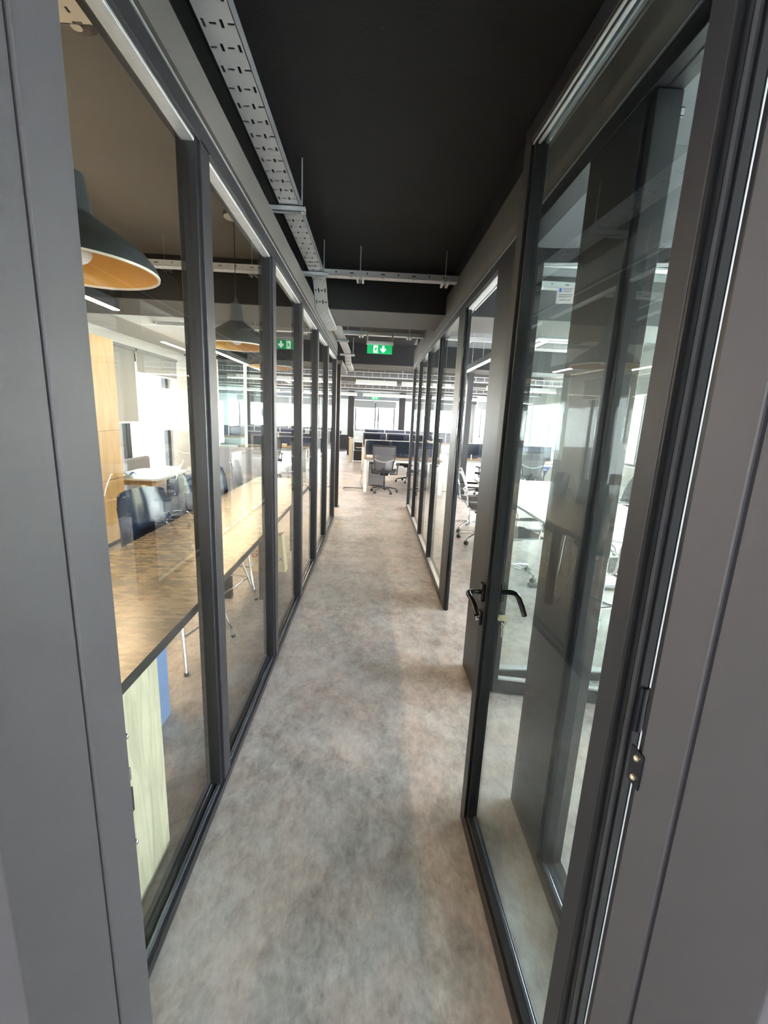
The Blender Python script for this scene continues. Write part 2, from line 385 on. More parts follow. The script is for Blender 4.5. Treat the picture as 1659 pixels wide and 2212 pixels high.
# bulkheads above the partitions
struct(B().box(XL-.07, XL, .69, 6.9, 2.515, 2.645).build('wall_left', M_grey))
struct(B().box(XL-.19, XL-.13, .69, 4.55, 2.645, CZ).box(XL-.19, XL-.13, 5.33, 6.9, 2.645, CZ).box(XL-.19, XL-.07, .69, 6.9, 2.60, 2.65).build('trim_8', M_black_paint))
struct(B().box(XR, XR+.07, .69, 8.0, 2.50, 2.765).build('wall_right', M_grey))
struct(B().box(XR+.05, XR+.11, .69, 4.55, 2.765, CZ).box(XR+.05, XR+.11, 5.33, 8.0, 2.765, CZ).build('trim_9', M_black_paint))
struct(B().box(XL-.13, XR+.05, .69, 4.55, 2.985, CZ).box(XL-.13, XR+.05, 5.33, 8.95, 2.985, CZ).build('trim_26', M_black_paint))
# partition wall between left room & office: columns
for i, (x0, x1, y0, y1, m) in enumerate(((-1.07, -.82, 18.4, 18.75, M_frame), (1.02, 1.27, 18.4, 18.75, M_frame), (-3.7, -3.45, 9.3, 9.8, M_white), (1.96, 2.08, 9.55, 9.70, M_frame), (-5.2, -4.9, 18.4, 18.75, M_frame), (4.0, 4.3, 13.5, 13.8, M_white))):
    struct(B().box(x0, x1, y0, y1, 0, 2.60 if i in (0, 1, 3, 4) and y0 < 14 else CZ).build('trim_%d' % (10+i), m, bevel=.003))

# ---------------------------------------------------- doorway jambs (camera side)
def jamb(side):
    s = -1 if side == 'left' else 1
    x = s*(.449 if s < 0 else .455); y0, yg, y1 = (.457, .635, .737) if s < 0 else (.345, .510, .600)
    r = struct(bpy.data.objects.new('trim_%d' % (20 if s < 0 else 21), None)); COL.objects.link(r); r.location = (x, .6, 0)
    xo = x+s*.05
    a, b_ = min(x, xo), max(x, xo)
    B().box(a, b_, y0, yg-.004, 0, 2.60).build('jamb_panel', M_jamb, r, bevel=.0025)
    B().box(a, b_, yg+.004, y1, 0, 2.60).build('jamb_panel', M_jamb, r, bevel=.0035)
    B().box(min(x+s*.014, xo), max(x+s*.014, xo), yg-.006, yg+.006, 0, 2.60).build('jamb_groove', M_seal, r)
    if s < 0:
        B().box(x-.03, x-.006, y1, y1+.006, 0, 2.58).build('rubber_seal', M_seal, r, bevel=.002)
        B().box(x-.045, x-.012, y1+.006, y1+.011, 0, 2.58).build('stop_bead', M_frame, r, bevel=.002)
    else:
        B().box(x+.002, x+.03, y1-.002, y1+.012, 0, 2.58).build('rubber_seal', M_seal, r, bevel=.004)
    return r
jamb('left'); jamb('right')
struct(B().box(-.50, .50, .457, .70, 2.56, 2.62).build('trim_22', M_jamb, bevel=.003))
# corner posts closing the partitions against the front wall
struct(B().box(-.70, -.575, .70, .80, 0, 2.6).build('trim_23', M_frame)); struct(B().box(.66, .76, .70, .80, 0, 2.6).build('trim_24', M_frame))
# strike plate on the left jamb
sp_ = root('strike_plate', (-.455, .742, .70), 'chrome strike plate let into the left door jamb at lock height', 'strike plate')
B().box(-.470, -.4575, .738, .7475, .70, 1.0).build('plate', M_dchrome, sp_, bevel=.001)
for z in (.725, .975): B().sphere((-.4565, .744, z), .0065, n=12).build('screw', M_chrome, sp_, smooth=True)
B().box(-.466, -.4545, .7395, .7495, .80, .855).build('latch_opening', M_seal, sp_)
B().box(-.4665, -.455, .741, .751, .872, .90).build('latch_keeper', M_chrome, sp_, bevel=.002)

# ---------------------------------------------------- glazed partitions
TZ0, TZ1 = 2.425, 2.490
def pane_x(xc, y0, y1, z0, z1, parent, m=G_part):
    B().box(xc-.004, xc+.004, y0, y1, z0, z1).build('glass_pane', m, parent)
def mullion_x(xo, s, y0, y1, parent, name='mullion'):
    """s = direction into the room; face strip towards corridor, recessed seal strip beside the glass"""
    x = xo
    B().box(min(x, x+s*.08), max(x, x+s*.08), y0+.022, y1-.012, .045, TZ0+.01).build(name, M_frame, parent, bevel=.002)
    B().box(min(x+s*.010, x+s*.07), max(x+s*.010, x+s*.07), y0, y0+.022, .045, TZ0+.005).box(min(x+s*.012, x+s*.07), max(x+s*.012, x+s*.07), y1-.012, y1, .045, TZ0+.005).build('glazing_seal', M_seal, parent, bevel=.002)
L_ = root('glazed_partition', (XL, 3.8, 0), 'long dark framed glass partition on the left side of the corridor', 'glass partition')
B().box(XL-.08, XL, .80, 6.90, 0, .034).build('bottom_rail', M_frame, L_, bevel=.002)
B().box(XL-.028, XL-.014, .80, 6.86, .034, .044).build('glazing_bead', M_bead, L_, bevel=.003)
B().box(XL-.08, XL, .80, 6.90, TZ0, TZ1-.006).build('top_rail', M_frame, L_, bevel=.002)
B().box(XL-.06, XL+.002, .69, 6.90, TZ1-.004, TZ1+.001).build('trim_strip', M_steel, L_)
B().box(XL-.05, XL-.012, .80, 6.86, TZ0-.010, TZ0).build('top_glazing_bead', M_steel, L_, bevel=.002)
ml = [(1.585, 1.695), (2.595, 2.705), (3.575, 3.69), (4.59, 4.69), (5.59, 5.69)]
for a, b_ in ml: mullion_x(XL, -1, a, b_, L_)
B().box(XL-.08, XL, 6.80, 6.90, 0, TZ1-.006).build('end_post', M_frame, L_, bevel=.003)
edges = [.80]+[v for ab in ml for v in ab]+[6.80]
for i in range(0, len(edges), 2): pane_x(XL-.036, edges[i], edges[i+1], .030, TZ0, L_)

R_ = root('glazed_partition', (XR, 4, 0), 'dark framed glass partition with four panes on the right side of the corridor', 'glass partition')
B().box(XR, XR+.08, 3.72, 7.92, 0, .048).build('bottom_rail', M_frame, R_, bevel=.002)
B().box(XR+.010, XR+.05, 3.76, 7.88, .048, .060).build('glazing_bead', M_steel, R_, bevel=.003)
B().box(XR, XR+.08, .80, 7.92, TZ0+.005, TZ1-.004).build('top_rail', M_frame, R_, bevel=.002)
B().box(XR-.002, XR+.06, .70, 7.95, TZ1-.002, TZ1+.004).build('trim_strip', M_steel, R_)
mr = [(4.76, 4.84), (5.78, 5.86), (6.82, 6.90)]
for a, b_ in mr: mullion_x(XR, 1, a, b_, R_)
B().box(XR, XR+.08, 7.86, 7.92, 0, TZ0+.01).build('end_post', M_frame, R_, bevel=.003)
B().box(XR, XR+.045, 3.515, 3.77, 0, TZ0+.01).build('door_post', M_frame, R_, bevel=.002)
B().box(XR+.002, XR+.043, 3.485, 3.515, 0, TZ0+.005).box(XR+.012, XR+.034, 3.477, 3.485, 0, TZ0).build('door_seal', M_dchrome, R_, bevel=.004)
B().box(XR+.012, XR+.05, 2.64, 3.50, TZ0-.012, TZ0+.004).box(XR+.058, XR+.07, 2.64, 3.50, TZ0-.012, TZ0+.004).build('header_bead', M_steel, R_, bevel=.003)
edges = [3.77]+[v for ab in mr for v in ab]+[7.86]
for i in range(0, len(edges), 2): pane_x(XR+.030, edges[i], edges[i+1], .050, TZ0+.005, R_)
B().box(XR, XR+.10, 2.33, 2.64, 0, TZ0+.01).build('door_post', M_frame, R_, bevel=.002)
R2 = root('glazed_partition', (XR, 1.1, 0), 'near glass partition with a wide dark post, seen through the open door', 'glass partition')
B().box(XR, XR+.09, 1.29, 1.585, 0, TZ0+.004).build('wide_post', M_frame, R2, bevel=.002)
B().box(XR+.012, XR+.08, 1.262, 1.29, .045, TZ0+.004).build('glazing_seal', M_frame, R2, bevel=.003)
B().box(XR, XR+.09, .80, 1.29, 0, .040).build('bottom_rail', M_frame, R2, bevel=.002)
B().box(XR+.012, XR+.026, .80, 1.27, .040, .050).build('glazing_bead', M_bead, R2, bevel=.003)
pane_x(XR+.035, .80, 1.264, .050, TZ0+.005, R2)
# cross partition between the two right-hand rooms
CP = root('glazed_partition', (2.8, 2.52, 0), 'cross glass partition between the two right-hand rooms, with a low rail', 'glass partition')
B().box(XR+.10, 4.95, 2.49, 2.56, 0, .05).build('bottom_rail', M_frame, CP, bevel=.002)
B().box(XR+.10, 4.95, 2.50, 2.55, .052, .064).build('glazing_bead', M_steel, CP, bevel=.002)
B().box(XR+.10, 4.95, 2.49, 2.56, 2.44, 2.50).build('top_rail', M_frame, CP, bevel=.002)
B().box(XR+.10, 4.95, 2.50, 2.55, 2.428, 2.440).build('top_glazing_bead', M_steel, CP, bevel=.002)
B().box(XR+.10, 4.95, 2.521, 2.529, .05, 2.44).build('glass_pane', G_part, CP)
struct(B().box(XR+.11, 4.95, 2.49, 2.56, 2.50, CZ).build('trim_25', M_ceil))

# ---------------------------------------------------- door leaves
def lever(parent, base, out, along, m, thick=.0095):
    """base: point on leaf face, out: unit outwards, along: unit along leaf"""
    base, out, along = Vector(base), Vector(out), Vector(along)
    pts = [base+out*.004, base+out*.035, base+out*.047+along*.006, base+out*.052+along*.022, base+out*.050+along*.055+Vector((0, 0, -.003)), base+out*.047+along*.09+Vector((0, 0, -.014)), base+out*.046+along*.122+Vector((0, 0, -.032))]
    B().tube(pts, [thick, thick, thick*1.05, thick, thick*.95, thick, thick*.95], 14).build('lever_handle', m, parent, smooth=True)
D = struct(bpy.data.objects.new('door_1', None)); COL.objects.link(D); D.location = (.46, .675, 0)
tag(D, 'open black framed glass door with lever handle on the right of the corridor', 'door')
a0 = Vector((.4450, .675)); a1 = Vector((.4180, 1.487)); dl = (a1-a0); Ln = dl.length; du_ = dl/Ln; nn = Vector((du_.y, -du_.x))   # nn -> right side (+x)
def LP(t, off, z): p = a0+du_*t+nn*off; return Vector((p.x, p.y, z))
def lbox(b, t0, t1, o0, o1, z0, z1):
    c = (LP(t0, o0, z0)+LP(t1, o1, z1))/2
    return b.obox(c, Vector((du_.x, du_.y, 0))*(t1-t0)/2, Vector((nn.x, nn.y, 0))*(o1-o0)/2, (0, 0, (z1-z0)/2))
T = .052; zt = 2.44
fr = B(); lbox(fr, 0, .052, 0, T, .008, zt); lbox(fr, Ln-.052, Ln, 0, T, .008, zt); lbox(fr, .052, Ln-.052, 0, T, .008, .060); lbox(fr, .052, Ln-.052, 0, T, zt-.052, zt)
fr.build('door_frame', M_frame, D, bevel=.002)
se = B(); w_ = .014
lbox(se, .052, .052+w_, .010, .040, .06, zt-.052); lbox(se, Ln-.052-w_, Ln-.052, .010, .040, .06, zt-.052); lbox(se, .052, Ln-.052, .010, .040, .060, .060+w_); 
se.build('glazing_seal', M_seal, D, bevel=.003)
bb_ = B(); lbox(bb_, .066, Ln-.066, .032, .042, .060, .076); bb_.build('bottom_bead', M_bead, D, bevel=.002)
sb = B(); lbox(sb, .055, Ln-.055, .004, .009, zt-.060, zt-.054); lbox(sb, .055, Ln-.055, .016, .024, zt-.062, zt-.054); sb.build('glazing_bead', M_steel, D, bevel=.001)
gl_ = B(); lbox(gl_, .06, Ln-.06, .022, .030, .066, zt-.058); gl_.build('glass_pane', G_leaf, D)
# hinge-side rebate profile
hb = B(); lbox(hb, -.006, .030, T, T+.018, .01, zt); hb.build('rebate_profile', M_seal, D, bevel=.003)
he = B(); lbox(he, -.005, 0, .002, .050, .01, zt); lbox(he, -.009, -.005, .012, .017, .01, zt); lbox(he, -.009, -.005, .036, .050, .01, zt); he.build('edge_gasket', M_seal, D)
hs = B(); lbox(hs, -.0075, -.005, .019, .026, .01, zt); hs.build('edge_strip', M_jamb, D)
for z in (1.085,):
    hg = B(); c = LP(-.006, .045, z)
    hg.cyl(c+Vector((0, 0, -.01)), c+Vector((0, 0, .075)), .009, 14); lbox(hg, -.002, .0, .012, .045, z-.01, z+.08)
    hgo = hg.build('hinge', M_dchrome, D, smooth=True)
    pj = B(); pj.obox((.4535, .605, z-.03), (.0015, 0, 0), (0, .016, 0), (0, 0, .032)); pj.build('hinge_plate', M_dchrome, D, bevel=.001)
    for dz in (-.048, -.012): B().sphere((.4515, .603, z+dz), .0052, n=10).build('screw', M_key, D, smooth=True)
    for dz in (.005, .065): B().sphere(LP(-.003, .022, z+dz), .0045, n=10).build('screw', M_chrome, D, smooth=True)
zh = 1.005
ba = LP(Ln-.026, 0, 0)
rb = B(); lbox(rb, Ln-.040, Ln-.008, -.012, 0, zh-.034, zh+.034); rb.build('rosette', M_dchrome, D, bevel=.004)
lever(D, LP(Ln-.026, -.010, zh), (-nn.x, -nn.y, 0), (-du_.x, -du_.y, 0), M_dchrome)
rb = B(); lbox(rb, Ln-.040, Ln-.008, T, T+.010, zh-.034, zh+.034); rb.build('rosette', M_dchrome, D, bevel=.004)
lever(D, LP(Ln-.026, T+.008, zh), (nn.x, nn.y, 0), (-du_.x, -du_.y, 0), M_dchrome)
ck = B(); lbox(ck, Ln-.038, Ln-.010, -.011, 0, zh-.125, zh-.072); ck.build('lock_escutcheon', M_dchrome, D, bevel=.003)
ck = B(); lbox(ck, Ln-.030, Ln-.020, -.020, -.011, zh-.092, zh-.080); ck.cyl(LP(Ln-.025, -.010, zh-.105), LP(Ln-.025, -.019, zh-.105), .008); ck.build('lock_cylinder', M_chrome, D, bevel=.001)
# keys hanging in the room-side lock
K = root('keys', LP(Ln-.03, T+.02, zh-.16), 'small bunch of keys hanging from the lock of the open door', 'keys')
kb = B(); o_ = T+.012
def kp(t, o, z): return LP(Ln-.026-t, T+o, zh+z)
kb.cyl(kp(0, 0, -.098), kp(0, .012, -.098), .010); kb.build('lock_cylinder', M_key, K, smooth=True)
kb = B(); c = kp(0, .03, -.100); kb.obox(c, Vector((du_.x, du_.y, 0))*.002, Vector((nn.x, nn.y, 0))*.018, (0, 0, .012)); kb.build('key_bow', M_key, K, bevel=.002)
ring = [c+Vector((nn.x, nn.y, 0))*(.012*math.cos(t))+Vector((0, 0, -.014+.012*math.sin(t))) for t in [i*PI/8 for i in range(17)]]
B().tube(ring, .0013, 6, cap=False).build('key_ring', M_chrome, K, smooth=True)
kb = B(); kb.obox(c+Vector((0, 0, -.034)), Vector((du_.x, du_.y, 0))*.012, Vector((nn.x, nn.y, 0))*.002, (0, 0, .012)); kb.build('spare_key_bow', M_key, K, bevel=.003)
kb = B(); kb.obox(c+Vector((0, 0, -.060)), Vector((du_.x, du_.y, 0))*.004, Vector((nn.x, nn.y, 0))*.0012, (0, 0, .016)); kb.build('spare_key_blade', M_key, K)

# second leaf, opened into the right-hand room
D2 = struct(bpy.data.objects.new('door_2', None)); COL.objects.link(D2); D2.location = (.76, 2.32, 0)
q0 = Vector((.755, 2.335)); q1 = Vector((1.62, 2.20)); dd = q1-q0; L2 = dd.length; e = dd/L2; f = Vector((-e.y, e.x))
def l2(b, t0, t1, o0, o1, z0, z1):
    p = q0+e*(t0+t1)/2+f*(o0+o1)/2
    return b.obox((p.x, p.y, (z0+z1)/2), Vector((e.x, e.y, 0))*(t1-t0)/2, Vector((f.x, f.y, 0))*(o1-o0)/2, (0, 0, (z1-z0)/2))
b = B(); l2(b, 0, .05, 0, .05, .01, 2.44); l2(b, L2-.05, L2, 0, .05, .01, 2.44); l2(b, .05, L2-.05, 0, .05, .01, .085); l2(b, .05, L2-.05, 0, .05, 2.38, 2.44); b.build('door_frame', M_frame, D2, bevel=.002)
b = B(); l2(b, .05, L2-.05, .012, .040, .085, .100); l2(b, .05, L2-.05, .012, .016, 2.368, 2.380); l2(b, .05, L2-.05, .030, .036, 2.368, 2.380); b.build('glazing_bead', M_steel, D2, bevel=.002)
b = B(); l2(b, .05, L2-.05, .021, .029, .09, 2.38); b.build('glass_pane', G_part, D2)
NS = root('notice', (.93, 2.29, 2.18), 'small white printed notice high on the glass door inside the right-hand room', 'notice')
def npt(t, z, o=-.002): p = q0+e*t+f*(.021+o); return Vector((p.x, p.y, z))
b = B(); l2(b, .130, .215, .0195, .0208, 2.195, 2.275); b.build('paper', M_paper, NS)
b = B(); l2(b, .140, .152, .0188, .0196, 2.248, 2.266); b.build('logo_mark', M_blue, NS)
b = B()
for k, (z, w0, w1) in enumerate(((2.262, .160, .205), (2.252, .160, .200), (2.236, .140, .205), (2.226, .140, .205), (2.212, .145, .200))): l2(b, w0, w1, .0188, .0196, z-.0015, z+.0015)
b.build('printed_lines', M_ink, NS)

# ---------------------------------------------------- dark post at the end of the left partition
PS = root('steel_post', (-.62, 7.72, 0), 'free standing black steel post past the end of the left partition', 'post')
B().box(-.665, -.585, 7.68, 7.76, .006, 2.44).build('post', M_seal, PS, bevel=.003)
B().box(-.69, -.56, 7.655, 7.785, 0, .006).build('foot_plate', M_seal, PS)
B().box(-.69, -.56, 7.65, 8.95, 2.44, 2.50).box(-.665, -.585, 8.95, 9.6, 2.44, 2.50).build('top_arm', M_grey, PS, bevel=.003)

# ============================================================ CABLE TRAYS
def rod(b, x, y, z0, z1=CZ): b.cyl((x, y, z0), (x, y, z1), .0042, 8)
def tray_run(label, pts, x0, x1, brackets, group='perforated trays along the corridor', short=False):
    """runs along Y; pts: [(y,z)...]"""
    t = root('cable_tray', ((x0+x1)/2, pts[0][0], pts[0][1]), label, 'cable tray')
    pm = perf_mat('perforated_steel_y', 'Y', x1-x0)
    for i in range(len(pts)-1):
        (ya, za), (yb, zb) = pts[i], pts[i+1]
        b = B(); th = .0025
        b.prism([(ya, za), (yb, zb), (yb, zb+th), (ya, za+th)], lambda p: Vector((x0, p[0], p[1])), lambda p: Vector((x1, p[0], p[1])))
        b.build('perforated_sheet', pm, t)
        h = .045
        for xa in (x0, x1-.002):
            b = B(); b.prism([(ya, za), (yb, zb), (yb, zb+h), (ya, za+h)], lambda p: Vector((xa, p[0], p[1])), lambda p: Vector((xa+.002, p[0], p[1])))
            b.build('side_flange', M_steel, t)
    return t
tx0, tx1 = -.577, -.465
tray_run('long perforated steel cable tray running above the left partition, near end', [(.80, 2.745), (4.16, 2.745), (4.40, 2.545), (5.34, 2.545)], tx0, tx1, ())
tray_run('perforated cable tray beyond the first ceiling beam, above the left partition', [(5.44, 2.70), (8.42, 2.70), (8.72, 2.545), (9.75, 2.545)], tx0, tx1, ())
def bracket(y, z, x0, x1, label, rods, group='strut brackets under the corridor tray'):
    t = root('strut_bracket', ((x0+x1)/2, y, z), label, 'bracket')
    b = B(); b.box(x0, x1, y-.0205, y+.0205, z-.004, z).box(x0, x1, y-.0205, y-.0175, z-.030, z).box(x0, x1, y+.0175, y+.0205, z-.030, z).box(x0, x1, y-.0205, y-.012, z-.030, z-.027).box(x0, x1, y+.012, y+.0205, z-.030, z-.027)
    b.build('strut_channel', M_steel, t)
    for x in rods: 
        b = B(); rod(b, x, y, z-.035); b.build('threaded_rod', M_steel, t, smooth=True)
        B().cyl((x, y, z-.036), (x, y, z-.030), .011, 6).build('nut', M_steel, t)
    return t
bracket(2.79, 2.742, -.655, -.432, 'steel strut bracket under the near cable tray', (-.452,))
bracket(3.93, 2.742, -.655, -.42, 'steel strut bracket where the cable tray bends down before the first beam', (-.455,))
bracket(6.85, 2.697, -.655, -.41, 'steel strut bracket under the tray beyond the first beam', (-.43,))
bracket(8.36, 2.697, -.655, -.39, 'farthest strut bracket under the corridor tray, before the second beam', (-.42,))

def tray_cross(y, z, x0, x1, label, hangers, w=.09):
    t = root('cable_tray', ((x0+x1)/2, y, z), label, 'cable tray')
    pm = perf_mat('perforated_steel_x', 'X', .09, .13, 2)
    B().box(x0, x1, y-w/2, y+w/2, z, z+.0025).build('perforated_sheet', pm, t)
    fm = perf_mat('perforated_flange', 'X', .045, .13, 1, 2)
    for ya in (y-w/2, y+w/2-.002): B().box(x0, x1, ya, ya+.002, z, z+.045).build('side_flange', fm, t)
    for x in hangers:
        b = B(); rod(b, x, y, z-.04); b.build('threaded_rod', M_steel, t, smooth=True)
        for dx in (-.022, .022): B().bar((x+dx, y-.075, z-.012), (x+dx, y+.075, z-.012), .018, .024).build('clamp_rail', M_wmetal, t, bevel=.004)
    return t
tray_cross(4.02, 2.74, -.46, 1.95, 'perforated cable tray crossing the corridor in front of the first beam', (-.16, .56, 1.35))
tray_cross(6.45, 2.705, -.46, .65, 'cable tray crossing the corridor behind the first beam, carrying the exit sign', (-.22, .45))
tray_cross(4.02, 2.74, -3.0, -.80, 'cable tray crossing the left room in front of the beam', (-1.45, -2.3))
tray_cross(6.45, 2.70, -3.0, -.80, 'cable tray crossing the left room behind the beam', (-1.55, -2.4))
tray_cross(6.45, 2.70, .80, 3.2, 'cable tray crossing the right-hand meeting room above the table', (1.28, 2.4))
# near tray in the left room, only its end is in view
t = root('cable_tray', (-1.6, 1.55, 2.78), 'broad perforated cable tray end at the top of the first left pane', 'cable tray')
B().box(-3.0, -.90, 1.40, 1.74, 2.80, 2.803).build('perforated_sheet', perf_mat('perforated_steel_near', 'X', .28, .07, 6), t)
B().box(-3.0, -.90, 1.40, 1.403, 2.80, 2.85).build('side_flange', M_steel, t); B().box(-3.0, -.90, 1.737, 1.74, 2.80, 2.85).build('side_flange', M_steel, t)
t = root('cable_tray', (1.0, 2.0, 2.80), 'perforated cable tray running along the right-hand room near its glass wall', 'cable tray')
B().box(.95, 1.06, 1.0, 2.48, 2.80, 2.8025).build('perforated_sheet', perf_mat('perforated_steel_r', 'Y', .11), t)
B().box(.95, .952, 1.0, 2.48, 2.80, 2.845).build('side_flange', M_steel, t); B().box(1.058, 1.06, 1.0, 2.48, 2.80, 2.845).build('side_flange', M_steel, t)
bracket(1.93, 2.797, .90, 1.13, 'steel strut bracket under the tray in the right-hand room', (.93, 1.10))

t = root('smoke_detector', (-1.155, 1.985, CZ), 'small round grey detector on the ceiling behind the near cable tray', 'smoke detector')
B().lathe([(.001, -.035), (.05, -.033), (.072, -.018), (.075, 0)], (-1.155, 1.985, CZ), 28).build('detector_cover', M_fab, t, smooth=True)
B().cyl((-1.155, 1.985, CZ-.04), (-1.155, 1.985, CZ-.034), .02, 16).build('sensor_cap', M_wmetal, t)
# ladder style trays over the open office
def ladder(y, z, x0, x1, label, n):
    t = root('cable_ladder', ((x0+x1)/2, y, z), label, 'cable tray', 'wire cable ladders over the open office')
    b = B()
    for dz in (0, .10): b.box(x0, x1, y-.006, y+.006, z+dz, z+dz+.012)
    b.box(x0, x1, y+.09, y+.10, z, z+.012)
    b.build('side_rail', M_steel, t)
    b = B()
    for k in range(n):
        x = x0+(k+.5)*(x1-x0)/n
        if k == 0:
            b.prism([(y-.005, z+.006), (y-.005, z+.11), (y+.003, z+.11), (y+.003, z+.012), (y+.10, z+.012), (y+.10, z+.006)], lambda p: Vector((x-.004, p[0], p[1])), lambda p: Vector((x+.004, p[0], p[1])))
            rg = b.build('rung', M_steel, t); gx = rg.location.x
        else:
            c = rg.copy(); COL.objects.link(c); c.parent = t; c.location.x = gx+k*(x1-x0)/n
    B().box(x0, x1, y+.012, y+.085, z+.014, z+.075).build('cable_bundle', M_fab, t)
    for x in (x0+.9, (x0+x1)/2, x1-.9):
        b = B(); rod(b, x, y, z); b.build('threaded_rod', M_steel, t)
    return t
ladder(10.0, 2.45, -3.6, 4.8, 'nearest wire cable ladder over the open office', 44)
ladder(12.9, 2.385, -7.5, 4.8, 'second wire cable ladder over the open office, between the lamp rows', 62)

# ============================================================ EXIT SIGNS
def exit_sign(x, y, z, w, label, hang=.14, s=1.0):
    t = root('exit_sign', (x, y, z), label, 'exit sign')
    h = w*.34
    B().box(x-w/2, x+w/2, y-.006, y+.006, z, z+h).build('green_panel', M_green, t)
    B().box(x-w/2-.008, x+w/2+.008, y-.022, y+.022, z+h, z+h+.045*s).build('housing', M_wmetal, t, bevel=.006)
    for sx in (-1, 1):
        xx = x+sx*(w/2+.002)
        B().box(xx-.013, xx+.013, y-.012, y+.012, z+h-.004, z+h+.045*s+hang).build('bracket', M_beige, t, bevel=.003)
    B().box(x-w/2, x+w/2, y-.012, y+.012, z+h+.045*s+hang-.014, z+h+.045*s+hang).build('cross_bar', M_beige, t)
    yy0, yy1 = y-.0085, y-.0055
    f0 = lambda p: Vector((x+p[0]*w, yy1, z+p[1]*h)); f1 = lambda p: Vector((x+p[0]*w, yy0, z+p[1]*h))
    B().prism([(-.25, .08), (-.08, .08), (-.08, .92), (-.25, .92)], f0, f1).build('door_symbol', M_signw, t)
    g1 = lambda p: Vector((x+p[0]*w, yy0-.0012, z+p[1]*h)); g0 = lambda p: Vector((x+p[0]*w, yy0-.0002, z+p[1]*h))
    b = B(); b.prism([(-.19, .45), (-.14, .42), (-.11, .66), (-.165, .70)], g0, g1)     # torso
    b.prism([(-.19, .47), (-.22, .18), (-.195, .16), (-.155, .44)], g0, g1); b.prism([(-.165, .44), (-.125, .30), (-.10, .14), (-.085, .16), (-.10, .34), (-.14, .46)], g0, g1)
    b.prism([(-.16, .68), (-.215, .56), (-.205, .50), (-.15, .60)], g0, g1); b.prism([(-.118, .66), (-.085, .54), (-.095, .50), (-.128, .56)], g0, g1)
    b.prism([(-.135+.022*math.cos(i*PI/5), .79+.062*math.sin(i*PI/5)) for i in range(10)], g0, g1)
    b.build('running_figure', M_green, t)
    B().prism([(.10, .90), (.18, .90), (.18, .55), (.25, .62), (.25, .45), (.14, .10), (.03, .45), (.03, .62), (.10, .55)], f0, f1).build('down_arrow', M_signw, t)
    return t
exit_sign(.045, 6.40, 2.463, .345, 'green running man exit sign hanging in the corridor', .12)
exit_sign(.02, 18.2, 2.30, .34, 'small green exit sign far away over the open office', .12)

# ============================================================ LAMPS
def linear_lamp(x, y0, y1, z, label, m, axis='y', w=.060, h=.085, hang=True):
    if axis == 'y':
        t = root('linear_lamp', (x, (y0+y1)/2, z), label, 'lamp')
        B().box(x-w/2, x+w/2, y0, y1, z, z+h).build('housing', M_black, t, bevel=.002)
        B().box(x-w/2+.004, x+w/2-.004, y0+.004, y1-.004, z-.006, z).build('diffuser', m, t)
        for yy in (y0+.62, y1-.55):
            b = B(); b.cyl((x, yy, z+h), (x, yy, CZ), .0018, 6); b.build('suspension_wire', M_steel, t)
    else:
        t = root('linear_lamp', ((y0+y1)/2, x, z), label, 'lamp')
        B().box(y0, y1, x-w/2, x+w/2, z, z+h).build('housing', M_wmetal, t, bevel=.002)
        B().box(y0+.004, y1-.004, x-w/2+.004, x+w/2-.004, z-.012, z).build('diffuser', m, t)
        for yy in (y0+.3, y1-.3):
            b = B(); b.cyl((yy, x, z+h), (yy, x, CZ), .0018, 6); b.build('suspension_wire', M_steel, t)
    return t
linear_lamp(-2.36, 1.15, 4.30, 2.445, 'nearest lit black linear lamp in the left room, behind the first pane', M_warm)
linear_lamp(-2.38, 5.98, 9.15, 2.445, 'second lit linear lamp in the left room, below the big pendant', M_warm)
linear_lamp(-2.38, 11.05, 12.8, 2.445, 'lit linear lamp farther back, beyond the second beam on the left', M_warm)
linear_lamp(1.57, 6.1, 8.0, 2.44, 'linear lamp seen through the open doorway of the meeting room', M_cool)
for nm, y, z, segs, lab in (('a', 10.9, 2.375, ((-3.3, -1.2), (-.46, .52), (.64, 2.3), (2.7, 4.4)), 'first'), ('b', 15.3, 2.30, ((-6, -3.2), (-2.4, -.6), (-.4, 1.4), (1.6, 4.2)), 'second')):
    for k, (u, v) in enumerate(segs):
        linear_lamp(y, u, v, z, '%s white office lamp from the left in the %s lit row over the desks' % (('leftmost', 'second', 'third', 'rightmost')[k], lab), M_cool, 'x')

def pendant(x, y, z, R, ph, label):
    t = root('pendant_lamp', (x, y, z), label, 'pendant lamp', None)
    k = R/.31
    pr = [(1, 0), (.99, .08), (.95, .15), (.84, .28), (.62, .43), (.42, .56), (.27, .66), (.225, .69), (.215, .72), (.16, 1.14), (.145, 1.18), (.05, 1.22)]
    B().lathe([(a*R, c*R) for a, c in pr], (x, y, z), 48).build('shade', M_lampout, t, smooth=True)
    B().lathe([(a*R-.006, c*R-.003) for a, c in pr[:8]]+[(.01, .69*R)], (x, y, z+.003), 48).build('gold_lining', M_lampin, t, smooth=True)
    B().lathe([(R+.001, -.001), (R+.002, .006), (R-.007, .006), (R-.007, -.001), (R+.001, -.001)], (x, y, z), 48).build('rim', M_rim, t, smooth=True)
    B().sphere((x, y, z+.075*k), .048, n=20).build('bulb', M_bulb, t, smooth=True)
    B().tube([(x, y, z+1.2*R), (x, y, ph-.02)], .0035, 8).build('cord', M_black, t)
    B().tube([(x, y, z+1.2*R), (x, y, z+1.36*R)], [.012, .006], 12).build('cord_grip', M_lampout, t)
    B().lathe([(.075, 0), (.078, .010), (.066, .042), (.035, .058), (.004, .060)], (x, y, ph-.060), 32).build('canopy', M_lampout, t, smooth=True)
    B().cyl((x, y, ph-.061), (x, y, ph-.058), .070, 32).build('canopy_plate', M_white, t)
    return t
pendant(-1.12, 1.81, 2.09, .27, CZ, 'nearest charcoal dome pendant with gold inside, cut by the left jamb')
